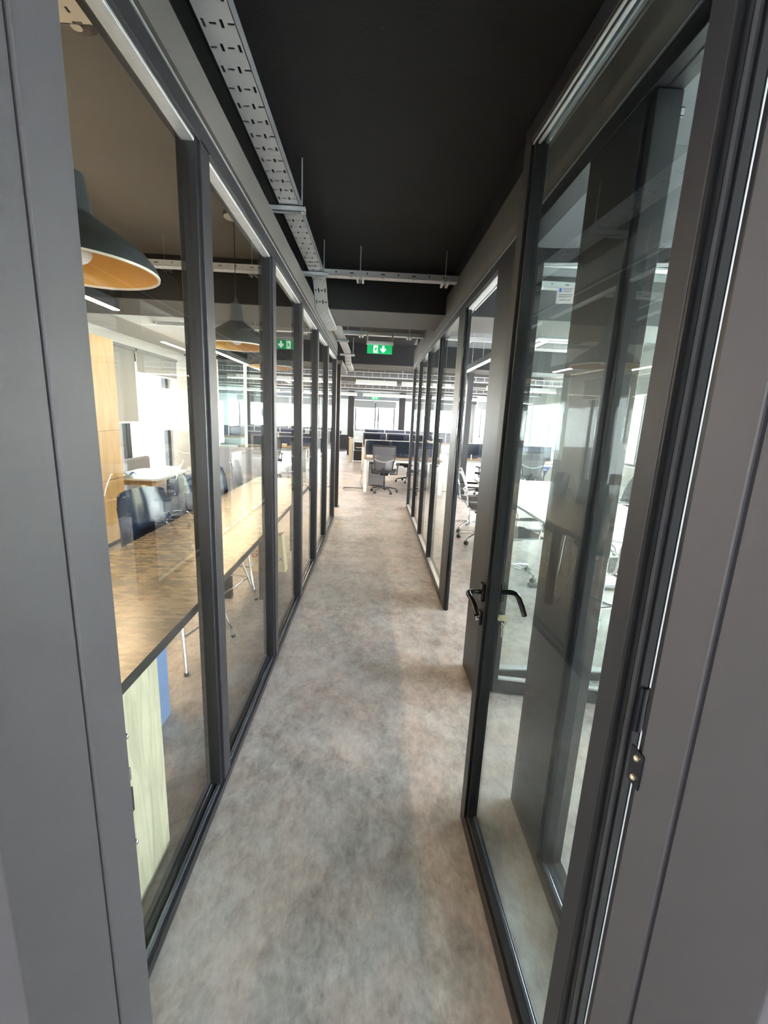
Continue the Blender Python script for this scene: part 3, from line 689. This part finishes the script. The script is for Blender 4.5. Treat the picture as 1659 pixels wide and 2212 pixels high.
pendant(-1.05, 3.50, 2.07, .255, CZ, 'second charcoal dome pendant with gold inside, over the bar table')
pendant(-1.08, 4.85, 2.06, .255, CZ, 'farthest charcoal dome pendant, partly behind the green sign reflection')

# ============================================================ LEFT ROOM FURNITURE
t = root('bar_table', (-1.01, 3.0, 0), 'long bar height table with bronze mottled top in the left room', 'table')
B().box(-1.345, -.672, .90, 5.18, .825, .847).build('tabletop', M_table, t, loc=(0, 0, .825))
B().box(-1.347, -.670, .90, 5.182, .812, .8445).build('edge_band', M_black, t)
B().box(-1.27, -.78, 1.0, 5.0, .77, .811).build('apron', M_frame, t)
B().box(-.938, -.878, 3.58, 3.64, 0, .77).build('leg', M_frame, t, bevel=.003); B().box(-.938, -.878, 5.0, 5.06, 0, .811).build('leg', M_frame, t, bevel=.003)
B().box(-1.24, -1.18, 3.58, 3.64, 0, .77).build('leg', M_frame, t, bevel=.003); B().box(-1.24, -1.18, 5.0, 5.06, 0, .811).build('leg', M_frame, t, bevel=.003)
B().box(-.735, -.700, .90, 1.352, 0, .811).build('wood_end_panel', M_board, t, bevel=.002, loc=(-.7, 1.1, 0))
t = root('waste_bin', (-1.12, 1.98, 0), 'tall blue plastic bin under the bar table behind the wooden panel', 'bin')
b = B(); b.prism([(-1.20, 1.80), (-1.04, 1.80), (-1.025, 1.82), (-1.025, 2.08), (-1.04, 2.10), (-1.20, 2.10)], lambda p: Vector((p[0], p[1], 0)), lambda p: Vector((p[0]*1.0, p[1], .52))); b.build('bin_body', M_bin, t, bevel=.006)
B().box(-1.215, -1.015, 1.79, 2.11, .52, .545).build('bin_lid', M_bin, t, bevel=.008)

def bar_stool(x, y, rz, label):
    t = root('bar_stool', (0, 0, 0), label, 'stool')
    # seat faces +X
    prof = [(.215, .585), (.20, .605), (.10, .602), (-.02, .595), (-.12, .602), (-.175, .63), (-.205, .70), (-.225, .80), (-.236, .90), (-.250, 1.00), (-.266, 1.085)]
    wid = [.17, .205, .22, .218, .218, .218, .220, .222, .220, .216, .190]
    def fn(u, v):
        n = len(prof)-1; s = u*n; i = min(int(s), n-1); q = s-i
        px = prof[i][0]*(1-q)+prof[i+1][0]*q; pz = prof[i][1]*(1-q)+prof[i+1][1]*q; w = wid[i]*(1-q)+wid[i+1]*q
        yy = (v*2-1); back = max(0, min(1, (u-.45)/.3))
        px += back*.055*yy*yy; pz += (1-back)*.018*yy*yy
        if u > .9: pz -= .02*abs(yy)**4
        return (px, yy*w, pz)
    B().shell(fn, 30, 14, .011).build('seat_shell', M_gloss, t, smooth=True)
    feet = [(.25, .255), (.25, -.255), (-.24, .255), (-.24, -.255)]; tops = [(.12, .13), (.12, -.13), (-.12, .13), (-.12, -.13)]
    for (fx, fy), (tx, ty) in zip(feet, tops):
        B().tube([(tx, ty, .575), (fx, fy, .012)], .0115, 12).build('leg', M_chrome, t, smooth=True)
        B().cyl((fx, fy, 0), (fx, fy, .02), .015, 12).build('foot_cap', M_black, t, smooth=True)
    k = (.575-.22)/.563
    ring = [(a[0]*(1-k)+c[0]*k, a[1]*(1-k)+c[1]*k, .22) for a, c in zip(tops, feet)]
    ring = [ring[0], ring[1], ring[3], ring[2], ring[0]]
    for i in range(4): B().tube([ring[i], ring[i+1]], .0075, 10).build('footrest', M_chrome, t, smooth=True)
    B().box(-.14, .14, -.14, .14, .572, .588).build('under_frame', M_chrome, t, bevel=.004)
    t.location = (x, y, 0); t.rotation_euler = (0, 0, rz); return t
s0 = bar_stool(-1.262, 2.74, -.26, 'nearest glossy black bar stool behind the bar table')
for (x, y, rz, lab) in ((-1.262, 3.38, -.22, 'second glossy black bar stool, next to the white table'), (-1.25, 4.02, -.10, 'third glossy black bar stool, behind the second pane'), (-1.25, 4.72, .12, 'farthest glossy black bar stool at the bar table')):
    c = copy_tree(s0); c.location = (x, y, 0); c.rotation_euler = (0, 0, rz); c['label'] = lab
for o in [o for o in bpy.data.objects if o.name.startswith('bar_stool')]: o['group'] = 'glossy stools along the bar table'

# oak cabinet
t = root('tall_cabinet', (-3.25, 4.1, 0), 'tall honey oak cabinet on a black plinth at the back of the left room', 'cabinet')
B().box(-3.55, -2.975, 3.0, 5.25, .055, 2.32).build('carcass', M_oak, t, loc=(-3.25, 4.1, 0))
B().box(-3.50, -2.99, 3.02, 5.23, 0, .055).build('plinth', M_black, t)
for ya, yb in ((3.003, 4.122), (4.128, 5.247)):
    for za, zb in ((.058, .768), (.774, 1.318), (1.324, 2.317)):
        d_ = B().box(-2.974, -2.953, ya, yb, za, zb).build('door', M_oak, t, bevel=.002)
        B().box(-2.952, -2.944, yb-.09 if ya < 4 else ya+.05, yb-.05 if ya < 4 else ya+.09, zb-.10 if zb < 1.5 else za+.10, zb-.085 if zb < 1.5 else za+.115).build('pull', M_frame, d_)
# white table with wooden legs
t = root('side_table', (-2.95, 5.85, 0), 'low white table with pale wooden legs by the tall window', 'table')
poly = []
for cx_, cy_, a_ in ((-2.72, 6.25, 0), (-3.2, 6.25, 90), (-3.2, 5.45, 180), (-2.72, 5.45, 270)):
    for k in range(6):
        q = math.radians(a_+k*18); poly.append((cx_+.1*math.cos(q), cy_+.1*math.sin(q)))
B().prism(poly, lambda p: Vector((p[0], p[1], .715)), lambda p: Vector((p[0], p[1], .738))).build('tabletop', M_lamin, t)
for x, y in ((-2.68, 5.43), (-2.68, 6.27), (-3.24, 5.43), (-3.24, 6.27)): B().box(x-.03, x+.03, y-.03, y+.03, 0, .715).build('leg', M_leg, t, bevel=.004)
B().box(-3.22, -2.70, 5.44, 5.46, .645, .715).box(-3.22, -2.70, 6.24, 6.26, .645, .715).box(-2.70, -2.68, 5.46, 6.24, .645, .715).build('apron', M_leg, t)
t = root('folded_cloth', (-3.0, 5.44, .738), 'small blue and yellow cloth lying on the white table', 'cloth')
b = B(); b.shell(lambda u, v: (-3.07+.13*u, 5.40+.12*v, .768+.018*math.sin(u*7+v*3)+.03*u*(1-v)), 10, 10, .006); b.build('blue_cloth', M_blue, t, smooth=True)
b = B(); b.shell(lambda u, v: (-3.11+.09*u, 5.44+.11*v, .756+.010*math.sin(u*9+v*5)), 8, 8, .006); b.build('yellow_cloth', M_yel, t, smooth=True)
t = root('low_armchair', (-3.42, 6.74, 0), 'grey upholstered armchair behind the white table, by the window', 'armchair')
B().box(-3.56, -3.27, 6.42, 7.06, .12, .42).build('seat', M_fab, t, bevel=.03); B().box(-3.64, -3.54, 6.40, 7.08, .20, .84).build('backrest', M_fab, t, bevel=.03)
for x, y in ((-3.58, 6.47), (-3.32, 6.47), (-3.58, 7.01), (-3.32, 7.01)): B().cyl((x, y, 0), (x, y, .12), .015).build('leg', M_black, t)

# roller blinds
def blind(y0, y1, zb, zt_, x, label, nrm=1, chain=None, axis='x'):
    t = root('roller_blind', (x, (y0+y1)/2, zb) if axis == 'x' else ((y0+y1)/2, x, zb), label, 'blind')
    if axis == 'x':
        B().box(x-.0015, x+.0015, y0, y1, zb, zt_).build('fabric', M_blind, t); B().cyl((x, y0, zt_+.02), (x, y1, zt_+.02), .028, 16).build('roller_tube', M_blind, t, smooth=True)
        B().box(x-.006, x+.006, y0, y1, zb-.012, zb+.012).build('bottom_bar', M_wmetal, t, bevel=.003)
        if chain: B().tube([(x+nrm*.03, chain, zt_), (x+nrm*.034, chain, zt_-.45), (x+nrm*.03, chain+.02, zt_-.45), (x+nrm*.03, chain+.02, zt_)], .0025, 6).build('pull_chain', M_wmetal, t)
    else:
        B().box(y0, y1, x-.0015, x+.0015, zb, zt_).build('fabric', M_blind, t); B().tube([(y0, x, zt_+.02), (y1, x, zt_+.02)], .028, 16).build('roller_tube', M_blind, t, smooth=True)
        B().box(y0, y1, x-.006, x+.006, zb-.012, zb+.012).build('bottom_bar', M_wmetal, t, bevel=.003)
    return t
blind(5.35, 7.04, 1.36, 2.42, -3.66, 'grey roller blind pulled half way down beside the oak cabinet', chain=7.02)
blind(7.08, 8.48, 2.11, 2.42, -3.66, 'short grey roller blind at the top of the tall bright window')
blind(5.4, 9.7, 2.22, 2.52, 4.90, 'roller blind at the top of the nearer right-hand window', -1)
blind(11.1, 15.7, 2.16, 2.52, 4.90, 'roller blind at the top of the farther right-hand window', -1)
blind(16.5, 21.1, 2.12, 2.52, 4.90, 'roller blind at the top of the farthest right-hand window', -1)
for u, v, zb, lab in ((-.96, .04, 2.03, 'left roller blind over the window at the end of the corridor'), (.08, 1.06, 2.06, 'right roller blind over the window at the end of the corridor'), (1.9, 4.75, 2.06, 'wide roller blind over the far window on the right'), (-3.75, -1.8, 2.06, 'roller blind over the far window left of the corridor end'), (-6.65, -4.15, 2.06, 'roller blind over the leftmost far window')):
    blind(u, v, zb, 2.30, 21.93, lab, axis='y')

# booth at the back of the left room
t = root('glazed_partition', (-2.7, 8.62, 0), 'cross glass partition with white posts behind the bar table', 'glass partition')
for x in (-3.42, -2.98, -2.45, -2.02): B().box(x-.022, x+.022, 8.60, 8.65, .0, 2.55).build('post', M_wmetal if x < -2.1 else M_frame, t, bevel=.003)
B().box(-3.42, -1.98, 8.60, 8.65, 2.52, 2.58).build('top_rail', M_frame, t); B().box(-3.42, -1.98, 8.60, 8.65, 0, .05).build('bottom_rail', M_frame, t)
B().box(-3.42, -2.02, 8.621, 8.629, .05, 2.52).build('glass_pane', glass('booth_glass', (.80, .90, .88), 1.6), t)
t = root('upholstered_bench', (-2.6, 8.2, 0), 'long grey upholstered bench with high back behind the bar stools', 'bench')
B().box(-3.35, -1.95, 8.38, 8.52, .12, .93).build('backrest', M_fab, t, bevel=.03)
B().box(-3.35, -1.95, 7.85, 8.38, .12, .44).build('seat', M_fab, t, bevel=.03)
B().box(-3.32, -1.98, 7.90, 8.48, 0, .12).build('plinth', M_black, t)
# paper bag with lettering
t = root('paper_bag', (-1.0, 4.42, 0), 'cream paper bag with red lettering standing under the bar table', 'bag')
b = B(); b.prism([(-1.20, .0), (-.845, .0), (-.88, .40), (-1.00, .37), (-1.17, .41)], lambda p: Vector((p[0], 4.27, p[1])), lambda p: Vector((p[0], 4.40, p[1]))); b.build('bag_body', M_bag, t, bevel=.006)
b = B(); b.tube([(-.95, 4.265, .34), (-.90, 4.26, .28), (-.93, 4.26, .20)], .004, 8); b.build('handle', M_bag, t)
def face_text(body, size, x, y, z, m, name, parent):
    return text_obj(name, body, size, Matrix.Translation((x, y, z)) @ Matrix.Rotation(PI/2, 4, 'X'), m, parent, .0006)
face_text('cHo', .11, -1.10, 4.268, .19, M_red, 'red_lettering', t); face_text('d x', .09, -.93, 4.268, .15, M_ink, 'grey_lettering', t)
t = root('yellow_bag', (-.84, 4.98, .36), 'small yellow green cloth bag hanging at the far end of the bar table', 'bag')
B().prism([(-.90, .50), (-.82, .50), (-.82, .62)], lambda p: Vector((p[0], 5.188, p[1]+.12)), lambda p: Vector((p[0], 5.206, p[1]+.12))).build('bag_body', M_yel, t, bevel=.003)
B().tube([(-.82, 5.196, .74), (-.81, 5.196, .80), (-.81, 5.19, .8445)], .003, 6).build('strap', M_yel, t)

# ============================================================ CHAIRS
def netting():
    m, nt, b = nodes('open_black_netting'); setp(b, Base_Color=(.10, .10, .11, 1), Roughness=.8)
    tr = nt.nodes.new('ShaderNodeBsdfTransparent'); mx = nt.nodes.new('ShaderNodeMixShader'); mx.inputs[0].default_value = .35
    o = nt.nodes['Material Output']; nt.links.new(b.outputs[0], mx.inputs[1]); nt.links.new(tr.outputs[0], mx.inputs[2]); nt.links.new(mx.outputs[0], o.inputs[0]); return m
M_net = netting()
def star_base(t, r, z, m, mc, n=5, rot=0, arm_r=.016):
    for k in range(n):
        a = rot+k*2*PI/n; c, s = math.cos(a), math.sin(a)
        B().tube([(c*.03, s*.03, z+.035), (c*r*.5, s*r*.5, z+.03), (c*r*.85, s*r*.85, z+.008), (c*r, s*r, z-.004)], [arm_r*1.2, arm_r, arm_r*.9, arm_r*.7], 10).build('base_arm', m, t, smooth=True)
        w = B(); p = Vector((c*(r+.0), s*(r+.0), .028)); q = Vector((-s, c, 0))*.022
        w.cyl(p-q, p-q*.15, .027, 16); w.cyl(p+q*.15, p+q, .027, 16); w.cyl(p+Vector((0, 0, .01)), p+Vector((0, 0, z-.028)), .007, 8)
        w.build('caster', mc, t, smooth=True)
    B().cyl((0, 0, z), (0, 0, z+.06), .032, 16).build('base_hub', m, t, smooth=True)
def office_chair(label):
    """mesh-back task chair facing +Y"""
    t = root('office_chair', (0, 0, 0), label, 'chair', 'mesh back office chairs at the desks')
    star_base(t, .29, .075, M_black, M_black, rot=PI/2)
    B().cyl((0, 0, .13), (0, 0, .40), .016, 14).cyl((0, 0, .13), (0, 0, .26), .024, 14).build('gas_lift', M_frame, t, smooth=True)
    B().box(-.09, .09, -.14, .12, .385, .43).build('tilt_mechanism', M_black, t, bevel=.01)
    B().shell(lambda u, v: ((v-.5)*.48, -.22+u*.47, .47-.03*max(0, u-.8)*5*(u-.8)+.012*(2*v-1)**2), 14, 12, .05).build('seat', M_mesh, t, smooth=True, bevel=.01)
    def bk(u, v):
        z = .50+u*.52; y = -.235-.05*math.sin(u*PI*.55)-.03*u; w = .17+.06*min(1, u*1.6)
        s = 2*v-1; return (s*w, y+.035*s*s, z)
    B().shell(bk, 16, 12, .006).build('back_mesh', M_net, t, smooth=True)
    for s in (0, 1): B().tube([bk(u/10, s) for u in range(11)], .013, 8).build('back_frame', M_frame, t, smooth=True)
    B().tube([bk(1, v/10) for v in range(11)], .015, 8).build('top_rail', M_frame, t, smooth=True)
    B().tube([bk(0, v/10) for v in range(11)], .015, 8).build('bottom_rail', M_frame, t, smooth=True)
    B().tube([(bk(.42, v/10)[0], bk(.42, v/10)[1]-.02, bk(.42, v/10)[2]-.06*(1-(2*v/10-1)**2)+.03) for v in range(11)], .010, 8).build('lumbar_support', M_steel, t, smooth=True)
    B().tube([(0, -.10, .41), (0, -.24, .42), (0, -.29, .56)], .022, 10).build('back_stem', M_black, t, smooth=True)
    for s in (-1, 1):
        B().tube([(s*.12, -.05, .41), (s*.27, -.05, .42), (s*.28, -.05, .62)], .014, 10).build('arm_post', M_black, t, smooth=True)
        B().box(s*.28-.035, s*.28+.035, -.16, .09, .62, .645).build('armrest', M_black, t, bevel=.01)
    return t
def meeting_chair(label):
    """ribbed black sling chair with chrome frame facing +X"""
    t = root('meeting_chair', (0, 0, 0), label, 'chair', 'black and chrome chairs around the white table')
    star_base(t, .29, .085, M_chrome, M_black, rot=.3, arm_r=.014)
    B().cyl((0, 0, .13), (0, 0, .42), .015, 14).cyl((0, 0, .13), (0, 0, .24), .023, 14).build('gas_lift', M_chrome, t, smooth=True)
    B().box(-.09, .10, -.07, .07, .40, .435).build('tilt_mechanism', M_black, t, bevel=.01)
    prof = [(.26, .465), (.20, .478), (.08, .468), (-.06, .462), (-.15, .478), (-.195, .53), (-.205, .61), (-.215, .70), (-.245, .80), (-.285, .90), (-.32, .965)]
    def fn(u, v):
        n = len(prof)-1; s = u*n; i = min(int(s), n-1); q = s-i
        return (prof[i][0]*(1-q)+prof[i+1][0]*q, (v*2-1)*.215, prof[i][1]*(1-q)+prof[i+1][1]*q+.004*math.sin(u*110))
    B().shell(fn, 60, 4, .014).build('ribbed_sling', M_mesh, t, smooth=True)
    for s in (0, 1):
        B().tube([(fn(u/20, s)[0], fn(u/20, s)[1]*1.06, fn(u/20, s)[2]) for u in range(21)], .010, 8).build('side_rail', M_chrome, t, smooth=True)
        y = -.245 if s == 0 else .245
        B().tube([(.17, y, .47), (.19, y*1.04, .60), (.15, y*1.04, .665), (-.12, y*1.02, .67), (-.205, y, .66)], .010, 8).build('arm_tube', M_chrome, t, smooth=True)
        B().box(-.10, .15, y*1.03-.022, y*1.03+.022, .672, .690).build('armrest', M_black, t, bevel=.007)
    for u in (.98, .70, .45):
        a = fn(u, 0); c = fn(u, 1); B().tube([(a[0]-.02, a[1]*1.06, a[2]), (a[0]-.045, 0, a[2]), (c[0]-.02, c[1]*1.06, c[2])], .009, 8).build('spreader_bar', M_chrome, t, smooth=True)
    return t
mc = meeting_chair('black ribbed chrome chair at the near corner of the white table')
mc.location = (1.50, 4.42, 0); mc.rotation_euler = (0, 0, .15)
for (x, y, rz, lab) in ((1.50, 5.72, -.20, 'black ribbed chrome chair seen side-on in the doorway, nearer of two'),
                        (1.50, 6.38, -.10, 'black ribbed chrome chair in the doorway, behind the nearer one'),
                        (2.10, 3.38, 1.75, 'black ribbed chrome chair at the near end of the white table'),
                        (3.15, 4.5, 3.2, 'black ribbed chrome chair on the window side of the white table, nearer'),
                        (3.2, 5.6, 3.05, 'black ribbed chrome chair on the window side of the white table, farther')):
    c = copy_tree(mc); c.location = (x, y, 0); c.rotation_euler = (0, 0, rz); c['label'] = lab

# meeting table
t = root('meeting_table', (2.25, 5.2, 0), 'white meeting table on dark legs in the right-hand room', 'table')
B().box(1.60, 2.92, 3.76, 6.75, .705, .732).build('tabletop', M_lamin, t, bevel=.004)
B().box(1.75, 2.77, 3.95, 6.55, .66, .704).build('apron', M_frame, t)
for x in (1.85, 2.67):
    for y in (4.1, 6.4): B().box(x-.03, x+.03, y-.03, y+.03, .03, .66).build('leg', M_frame, t, bevel=.003)
for y in (4.1, 6.4): B().box(1.62, 2.9, y-.035, y+.035, 0, .035).build('foot_bar', M_frame, t, bevel=.004)
t = root('paper_sheet', (2.35, 4.35, .732), 'cream sheet of paper lying on the white table', 'paper')
B().box(2.22, 2.44, 4.2, 4.52, .7322, .7332).build('sheet', mat('cream_paper', (.80, .66, .42), .8, var=.04), t)
# ceiling cassette
t = root('ceiling_air_conditioner', (2.3, 5.75, 2.6), 'square white cassette air conditioner in the right-hand room ceiling', 'air conditioner')
B().box(1.95, 2.80, 5.60, 6.45, 2.615, 2.64).build('face_panel', M_wmetal, t, bevel=.012)
b = B(); b.box(2.02, 2.06, 5.75, 6.30, 2.611, 2.616).box(2.69, 2.73, 5.75, 6.30, 2.611, 2.616).box(2.12, 2.63, 5.66, 5.70, 2.611, 2.616).box(2.12, 2.63, 6.35, 6.39, 2.611, 2.616); b.build('air_slot', M_black, t)
B().box(2.16, 2.59, 5.82, 6.23, 2.608, 2.616).build('intake_grille', M_fab, t, bevel=.004)
B().box(2.0, 2.75, 5.65, 6.40, 2.64, 2.93).build('casing', M_steel, t)
for sx, sy_ in ((2.05, 5.70), (2.70, 5.70), (2.05, 6.35), (2.70, 6.35)): B().cyl((sx, sy_, 2.93), (sx, sy_, CZ), .004, 6).build('threaded_rod', M_steel, t)
# wall lettering & blue diamond below the right windows
t = root('wall_lettering', (4.94, 13.3, .16), 'grey word on the low wall under the right-hand window', 'lettering')
text_obj('word', 'Kups', .42, Matrix.Translation((4.944, 13.2, .22)) @ Matrix.Rotation(-PI/2, 4, 'Z') @ Matrix.Rotation(PI/2, 4, 'X'), M_ink, t, .002)
t = root('blue_panel', (4.94, 12.2, .2), 'blue diamond shaped sheet on the low wall under the right-hand window', 'panel')
B().prism([(12.55, .38), (12.15, .62), (11.95, .50), (12.35, .15)], lambda p: Vector((4.949, p[0], p[1])), lambda p: Vector((4.943, p[0], p[1]))).build('sheet', M_blue, t)

# ============================================================ OPEN OFFICE
def desk(x0, x1, y0, y1, label, div=True, screen_top=1.09):
    t = root('bench_desk', ((x0+x1)/2, (y0+y1)/2, 0), label, 'desk', 'white bench desks in the open office')
    ym = (y0+y1)/2
    B().box(x0, x1, y0, ym-.02, .722, .747).build('desktop', M_ply, t, bevel=.002); B().box(x0, x1, ym+.02, y1, .722, .747).build('desktop', M_ply, t, bevel=.002)
    for x in (x0+.03, x1-.03):
        for y in (y0+.04, y1-.04): B().box(x-.035, x+.035, y-.03, y+.03, 0, .71).build('leg', M_wmetal, t, bevel=.004)
        B().box(x-.02, x+.02, y0+.07, y1-.07, .67, .71).build('side_beam', M_wmetal, t)
    B().box(x0+.06, x1-.06, y0+.05, y0+.09, .66, .71).box(x0+.06, x1-.06, y1-.09, y1-.05, .66, .71).build('front_beam', M_wmetal, t)
    if div:
        n = max(1, round((x1-x0)/.8)); w = (x1-x0)/n
        for k in range(n):
            B().box(x0+k*w+.012, x0+(k+1)*w-.012, ym-.012, ym+.012, .748, screen_top-.02).build('divider_panel', M_navy, t)
        b = B(); b.box(x0, x1, ym-.015, ym+.015, screen_top-.02, screen_top)
        for k in range(n+1): b.box(x0+k*w-.015, x0+k*w+.015, ym-.016, ym+.016, .72, screen_top)
        b.build('divider_frame', M_wmetal, t)
    return t
desk(-.17, 1.52, 9.34, 11.0, 'nearest white bench desk facing the corridor, with two monitors')
desk(1.95, 4.4, 9.9, 11.5, 'bench desk to the right of the nearest one, behind the glass')
desk(-.32, 1.9, 13.2, 14.8, 'second bench desk behind the nearest one', True, 1.13)
desk(-.35, 3.6, 16.3, 17.9, 'third bench desk towards the far windows', True, 1.15)
desk(-3.4, -1.7, 11.2, 12.8, 'bench desk left of the corridor end, nearer one', True, 1.10)
desk(-6.0, -2.4, 15.0, 16.6, 'bench desk far left of the corridor end', True, 1.12)
def monitor(x, y, z, w, rz, label):
    t = root('monitor', (0, 0, 0), label, 'monitor', 'black desk monitors'); h = w*.58
    B().box(-w/2, w/2, 0, .022, .03+.02, .05+h).build('bezel', M_black, t, bevel=.003)
    B().box(-w/2+.010, w/2-.010, -.0015, .0, .065, .04+h).build('screen', M_screen, t)
    B().box(-.025, .025, .022, .045, .012, .20).build('stand', M_black, t); B().box(-.10, .10, -.04, .12, 0, .012).build('foot', M_black, t, bevel=.003)
    t.location = (x, y, z); t.rotation_euler = (0, 0, rz); return t
monitor(.14, 9.98, .747, .50, .0, 'left black monitor on the nearest bench desk')
monitor(.68, 9.96, .747, .50, -.06, 'right black monitor on the nearest bench desk')
for x, y, rz, lab in ((-.02, 13.75, 0, 'left monitor on the second bench desk'), (.72, 13.75, 0, 'middle monitor on the second bench desk'), (1.45, 13.75, 0, 'right monitor on the second bench desk'), (2.4, 10.4, .1, 'monitor at the left of the right-hand bench desk'), (3.3, 10.4, -.1, 'monitor at the middle of the right-hand bench desk'), (-.05, 16.85, 0, 'dark monitor on the third bench desk near the far windows')):
    monitor(x, y, .747 if y < 18 else .75, .50, rz, lab)
for k, (x, y, rz, lab) in enumerate(((.28, 9.42, -.12, 'black mesh office chair in front of the nearest desk'), (.78, 10.0-.42, 0, ''), (1.35, 12.9, .3, 'mesh office chair in front of the second desk'), (2.6, 9.55, .2, 'mesh office chair at the desk behind the right-hand glass'), (3.5, 9.5, -.3, 'mesh office chair farthest right behind the right-hand glass'), (-2.5, 10.75, .4, 'mesh office chair at the desk left of the corridor end'), (1.0, 15.3, 2.9, 'mesh office chair behind the second bench desk'))):
    if k == 0: oc = office_chair(lab); oc.location = (x, y, 0); oc.rotation_euler = (0, 0, rz); continue
    if k == 1: x, y, lab = .92, 11.15, 'mesh office chair on the far side of the nearest desk'; rz = PI-.25
    c = copy_tree(oc); c.location = (x, y, 0); c.rotation_euler = (0, 0, rz); c['label'] = lab
t = root('drawer_pedestal', (.10, 10.25, 0), 'grey drawer pedestal under the nearest bench desk', 'drawer unit')
B().box(-.08, .32, 10.22, 10.75, .03, .60).build('body', M_fab, t, bevel=.004)
for z in (.05, .24, .43): B().box(-.07, .31, 10.208, 10.221, z, z+.16).build('drawer', M_fab, t, bevel=.003)
t = root('power_socket_strip', (-.45, 9.75, 0), 'thin black floor bracket with loose cable beside the nearest desk', 'bracket')
B().box(-.62, -.18, 9.72, 9.74, .02, .035).build('bar', M_black, t); B().tube([(-.2, 9.73, .03), (-.26, 9.72, .15), (-.22, 9.74, .3), (-.24, 9.73, .42), (-.19, 9.75, .60)], .004, 6).build('cable', M_black, t)
B().box(-.62, -.60, 9.70, 9.76, 0, .03).build('foot', M_black, t)
t = root('printer_trolley', (-.5, 15.9, 0), 'black printer on a dark trolley beside the far column', 'printer')
B().box(-.68, -.30, 15.75, 16.2, .04, .40).build('trolley', M_black, t, bevel=.02); B().box(-.66, -.32, 15.78, 16.18, .42, .70).build('printer_body', M_black, t, bevel=.03); B().box(-.60, -.38, 15.70, 15.80, .50, .52).build('paper_tray', M_steel, t)
t = root('end_cupboard', (-.78, 15.9, 0), 'narrow beige cupboard with papers on top beside the printer', 'cupboard')
B().box(-.84, -.72, 15.6, 16.5, 0, .82).build('body', M_beige, t, bevel=.004)
b = B(); b.shell(lambda u, v: (-.86+.34*u, 15.6+.5*v, .845+.02*math.sin(6*u+3*v)), 10, 8, .012); b.build('paper_pile', M_paper, t, smooth=True)
t = root('low_cabinet', (-1.4, 20.9, 0), 'dark low cabinet against the far wall at the left', 'cabinet')
B().box(-1.9, -1.15, 20.7, 21.3, .05, .74).build('body', M_frame, t, bevel=.004); B().box(-1.92, -1.13, 20.68, 21.32, .74, .765).build('top', M_lamin, t)
for x in (-1.86, -1.19): B().box(x-.02, x+.02, 20.74, 20.80, 0, .05).build('foot', M_black, t)
t = root('desk_lamp_box', (-1.55, 20.85, .765), 'small dark box on the low far cabinet', 'box'); B().box(-1.62, -1.5, 20.8, 20.95, .765, .90).build('body', M_black, t, bevel=.01)
for x, y, z, lab in ((.0, 9.62, .747, 'stack of papers at the left of the nearest desk'), (1.25, 13.5, .747, 'papers at the right of the second desk')):
    t = root('paper_stack', (x, y, z), lab, 'papers'); 
    for k in range(3): B().obox((x+.004*k, y, z+.006+.012*k), (.12, .01*k, 0), (-.01*k, .09, 0), (0, 0, .006)).build('sheets', M_paper, t)
t = root('keyboard', (.75, 9.72, .747), 'black keyboard in front of the right monitor', 'keyboard'); B().box(.54, .98, 9.66, 9.80, .747, .765).build('body', M_black, t, bevel=.003)
t = root('orange_ball', (-1.95, 11.3, .747), 'small orange ball on the desk left of the corridor end', 'ball'); B().sphere((-1.95, 11.4, .80), .05).build('ball', M_orange, t, smooth=True)
t = root('cardboard_tray', (-1.9, 11.6, .747), 'open cardboard tray with papers on the left desk', 'box'); B().box(-2.6, -2.25, 11.35, 11.65, .747, .82).build('tray', M_bag, t, bevel=.006)
t = root('dark_monitor_arm', (2.2, 10.3, .747), 'grey monitor on an arm behind the meeting room doorway', 'monitor'); B().box(2.12, 2.42, 9.98, 10.0, .86, 1.10).build('screen', M_screen, t); B().cyl((2.27, 10.02, .747), (2.27, 10.02, .98), .012).build('arm', M_steel, t)

# ============================================================ BUILDINGS OUTSIDE
def building(x, y, w, d, h, m, label, floors, base=-14):
    t = root('building', (x, y, base), label, 'building', None)
    B().box(x-w/2, x+w/2, y-d/2, y+d/2, base, h).build('walls', m, t)
    b = B()
    for f_ in range(floors):
        z = h-1.8-f_*3.0
        k = -w/2+1.2
        while k < w/2-1.5:
            b.box(x+k, x+k+1.5, y-d/2-.05, y+d/2+.05, z-1.3, z); k += 3.0
        k = -d/2+1.2
        while k < d/2-1.5:
            b.box(x-w/2-.05, x+w/2+.05, y+k, y+k+1.5, z-1.3, z); k += 3.0
    b.build('windows', M_bwin, t)
    B().box(x-w/2-.2, x+w/2+.2, y-d/2-.2, y+d/2+.2, h, h+.4).build('parapet', m, t)
building(38, 34, 16, 20, 5.5, M_build, 'sandstone apartment block outside the right-hand windows, nearer one', 5)
building(52, 66, 18, 22, 8, M_build2, 'white apartment block outside the right-hand windows, farther one', 6)
building(-40, 30, 16, 24, 6, M_build, 'sandstone block outside the left windows', 5)
building(-6, 85, 26, 14, 7, M_build2, 'white block beyond the far windows', 5)
building(24, 95, 20, 14, 9, M_build, 'sandstone block beyond the far windows on the right', 6)
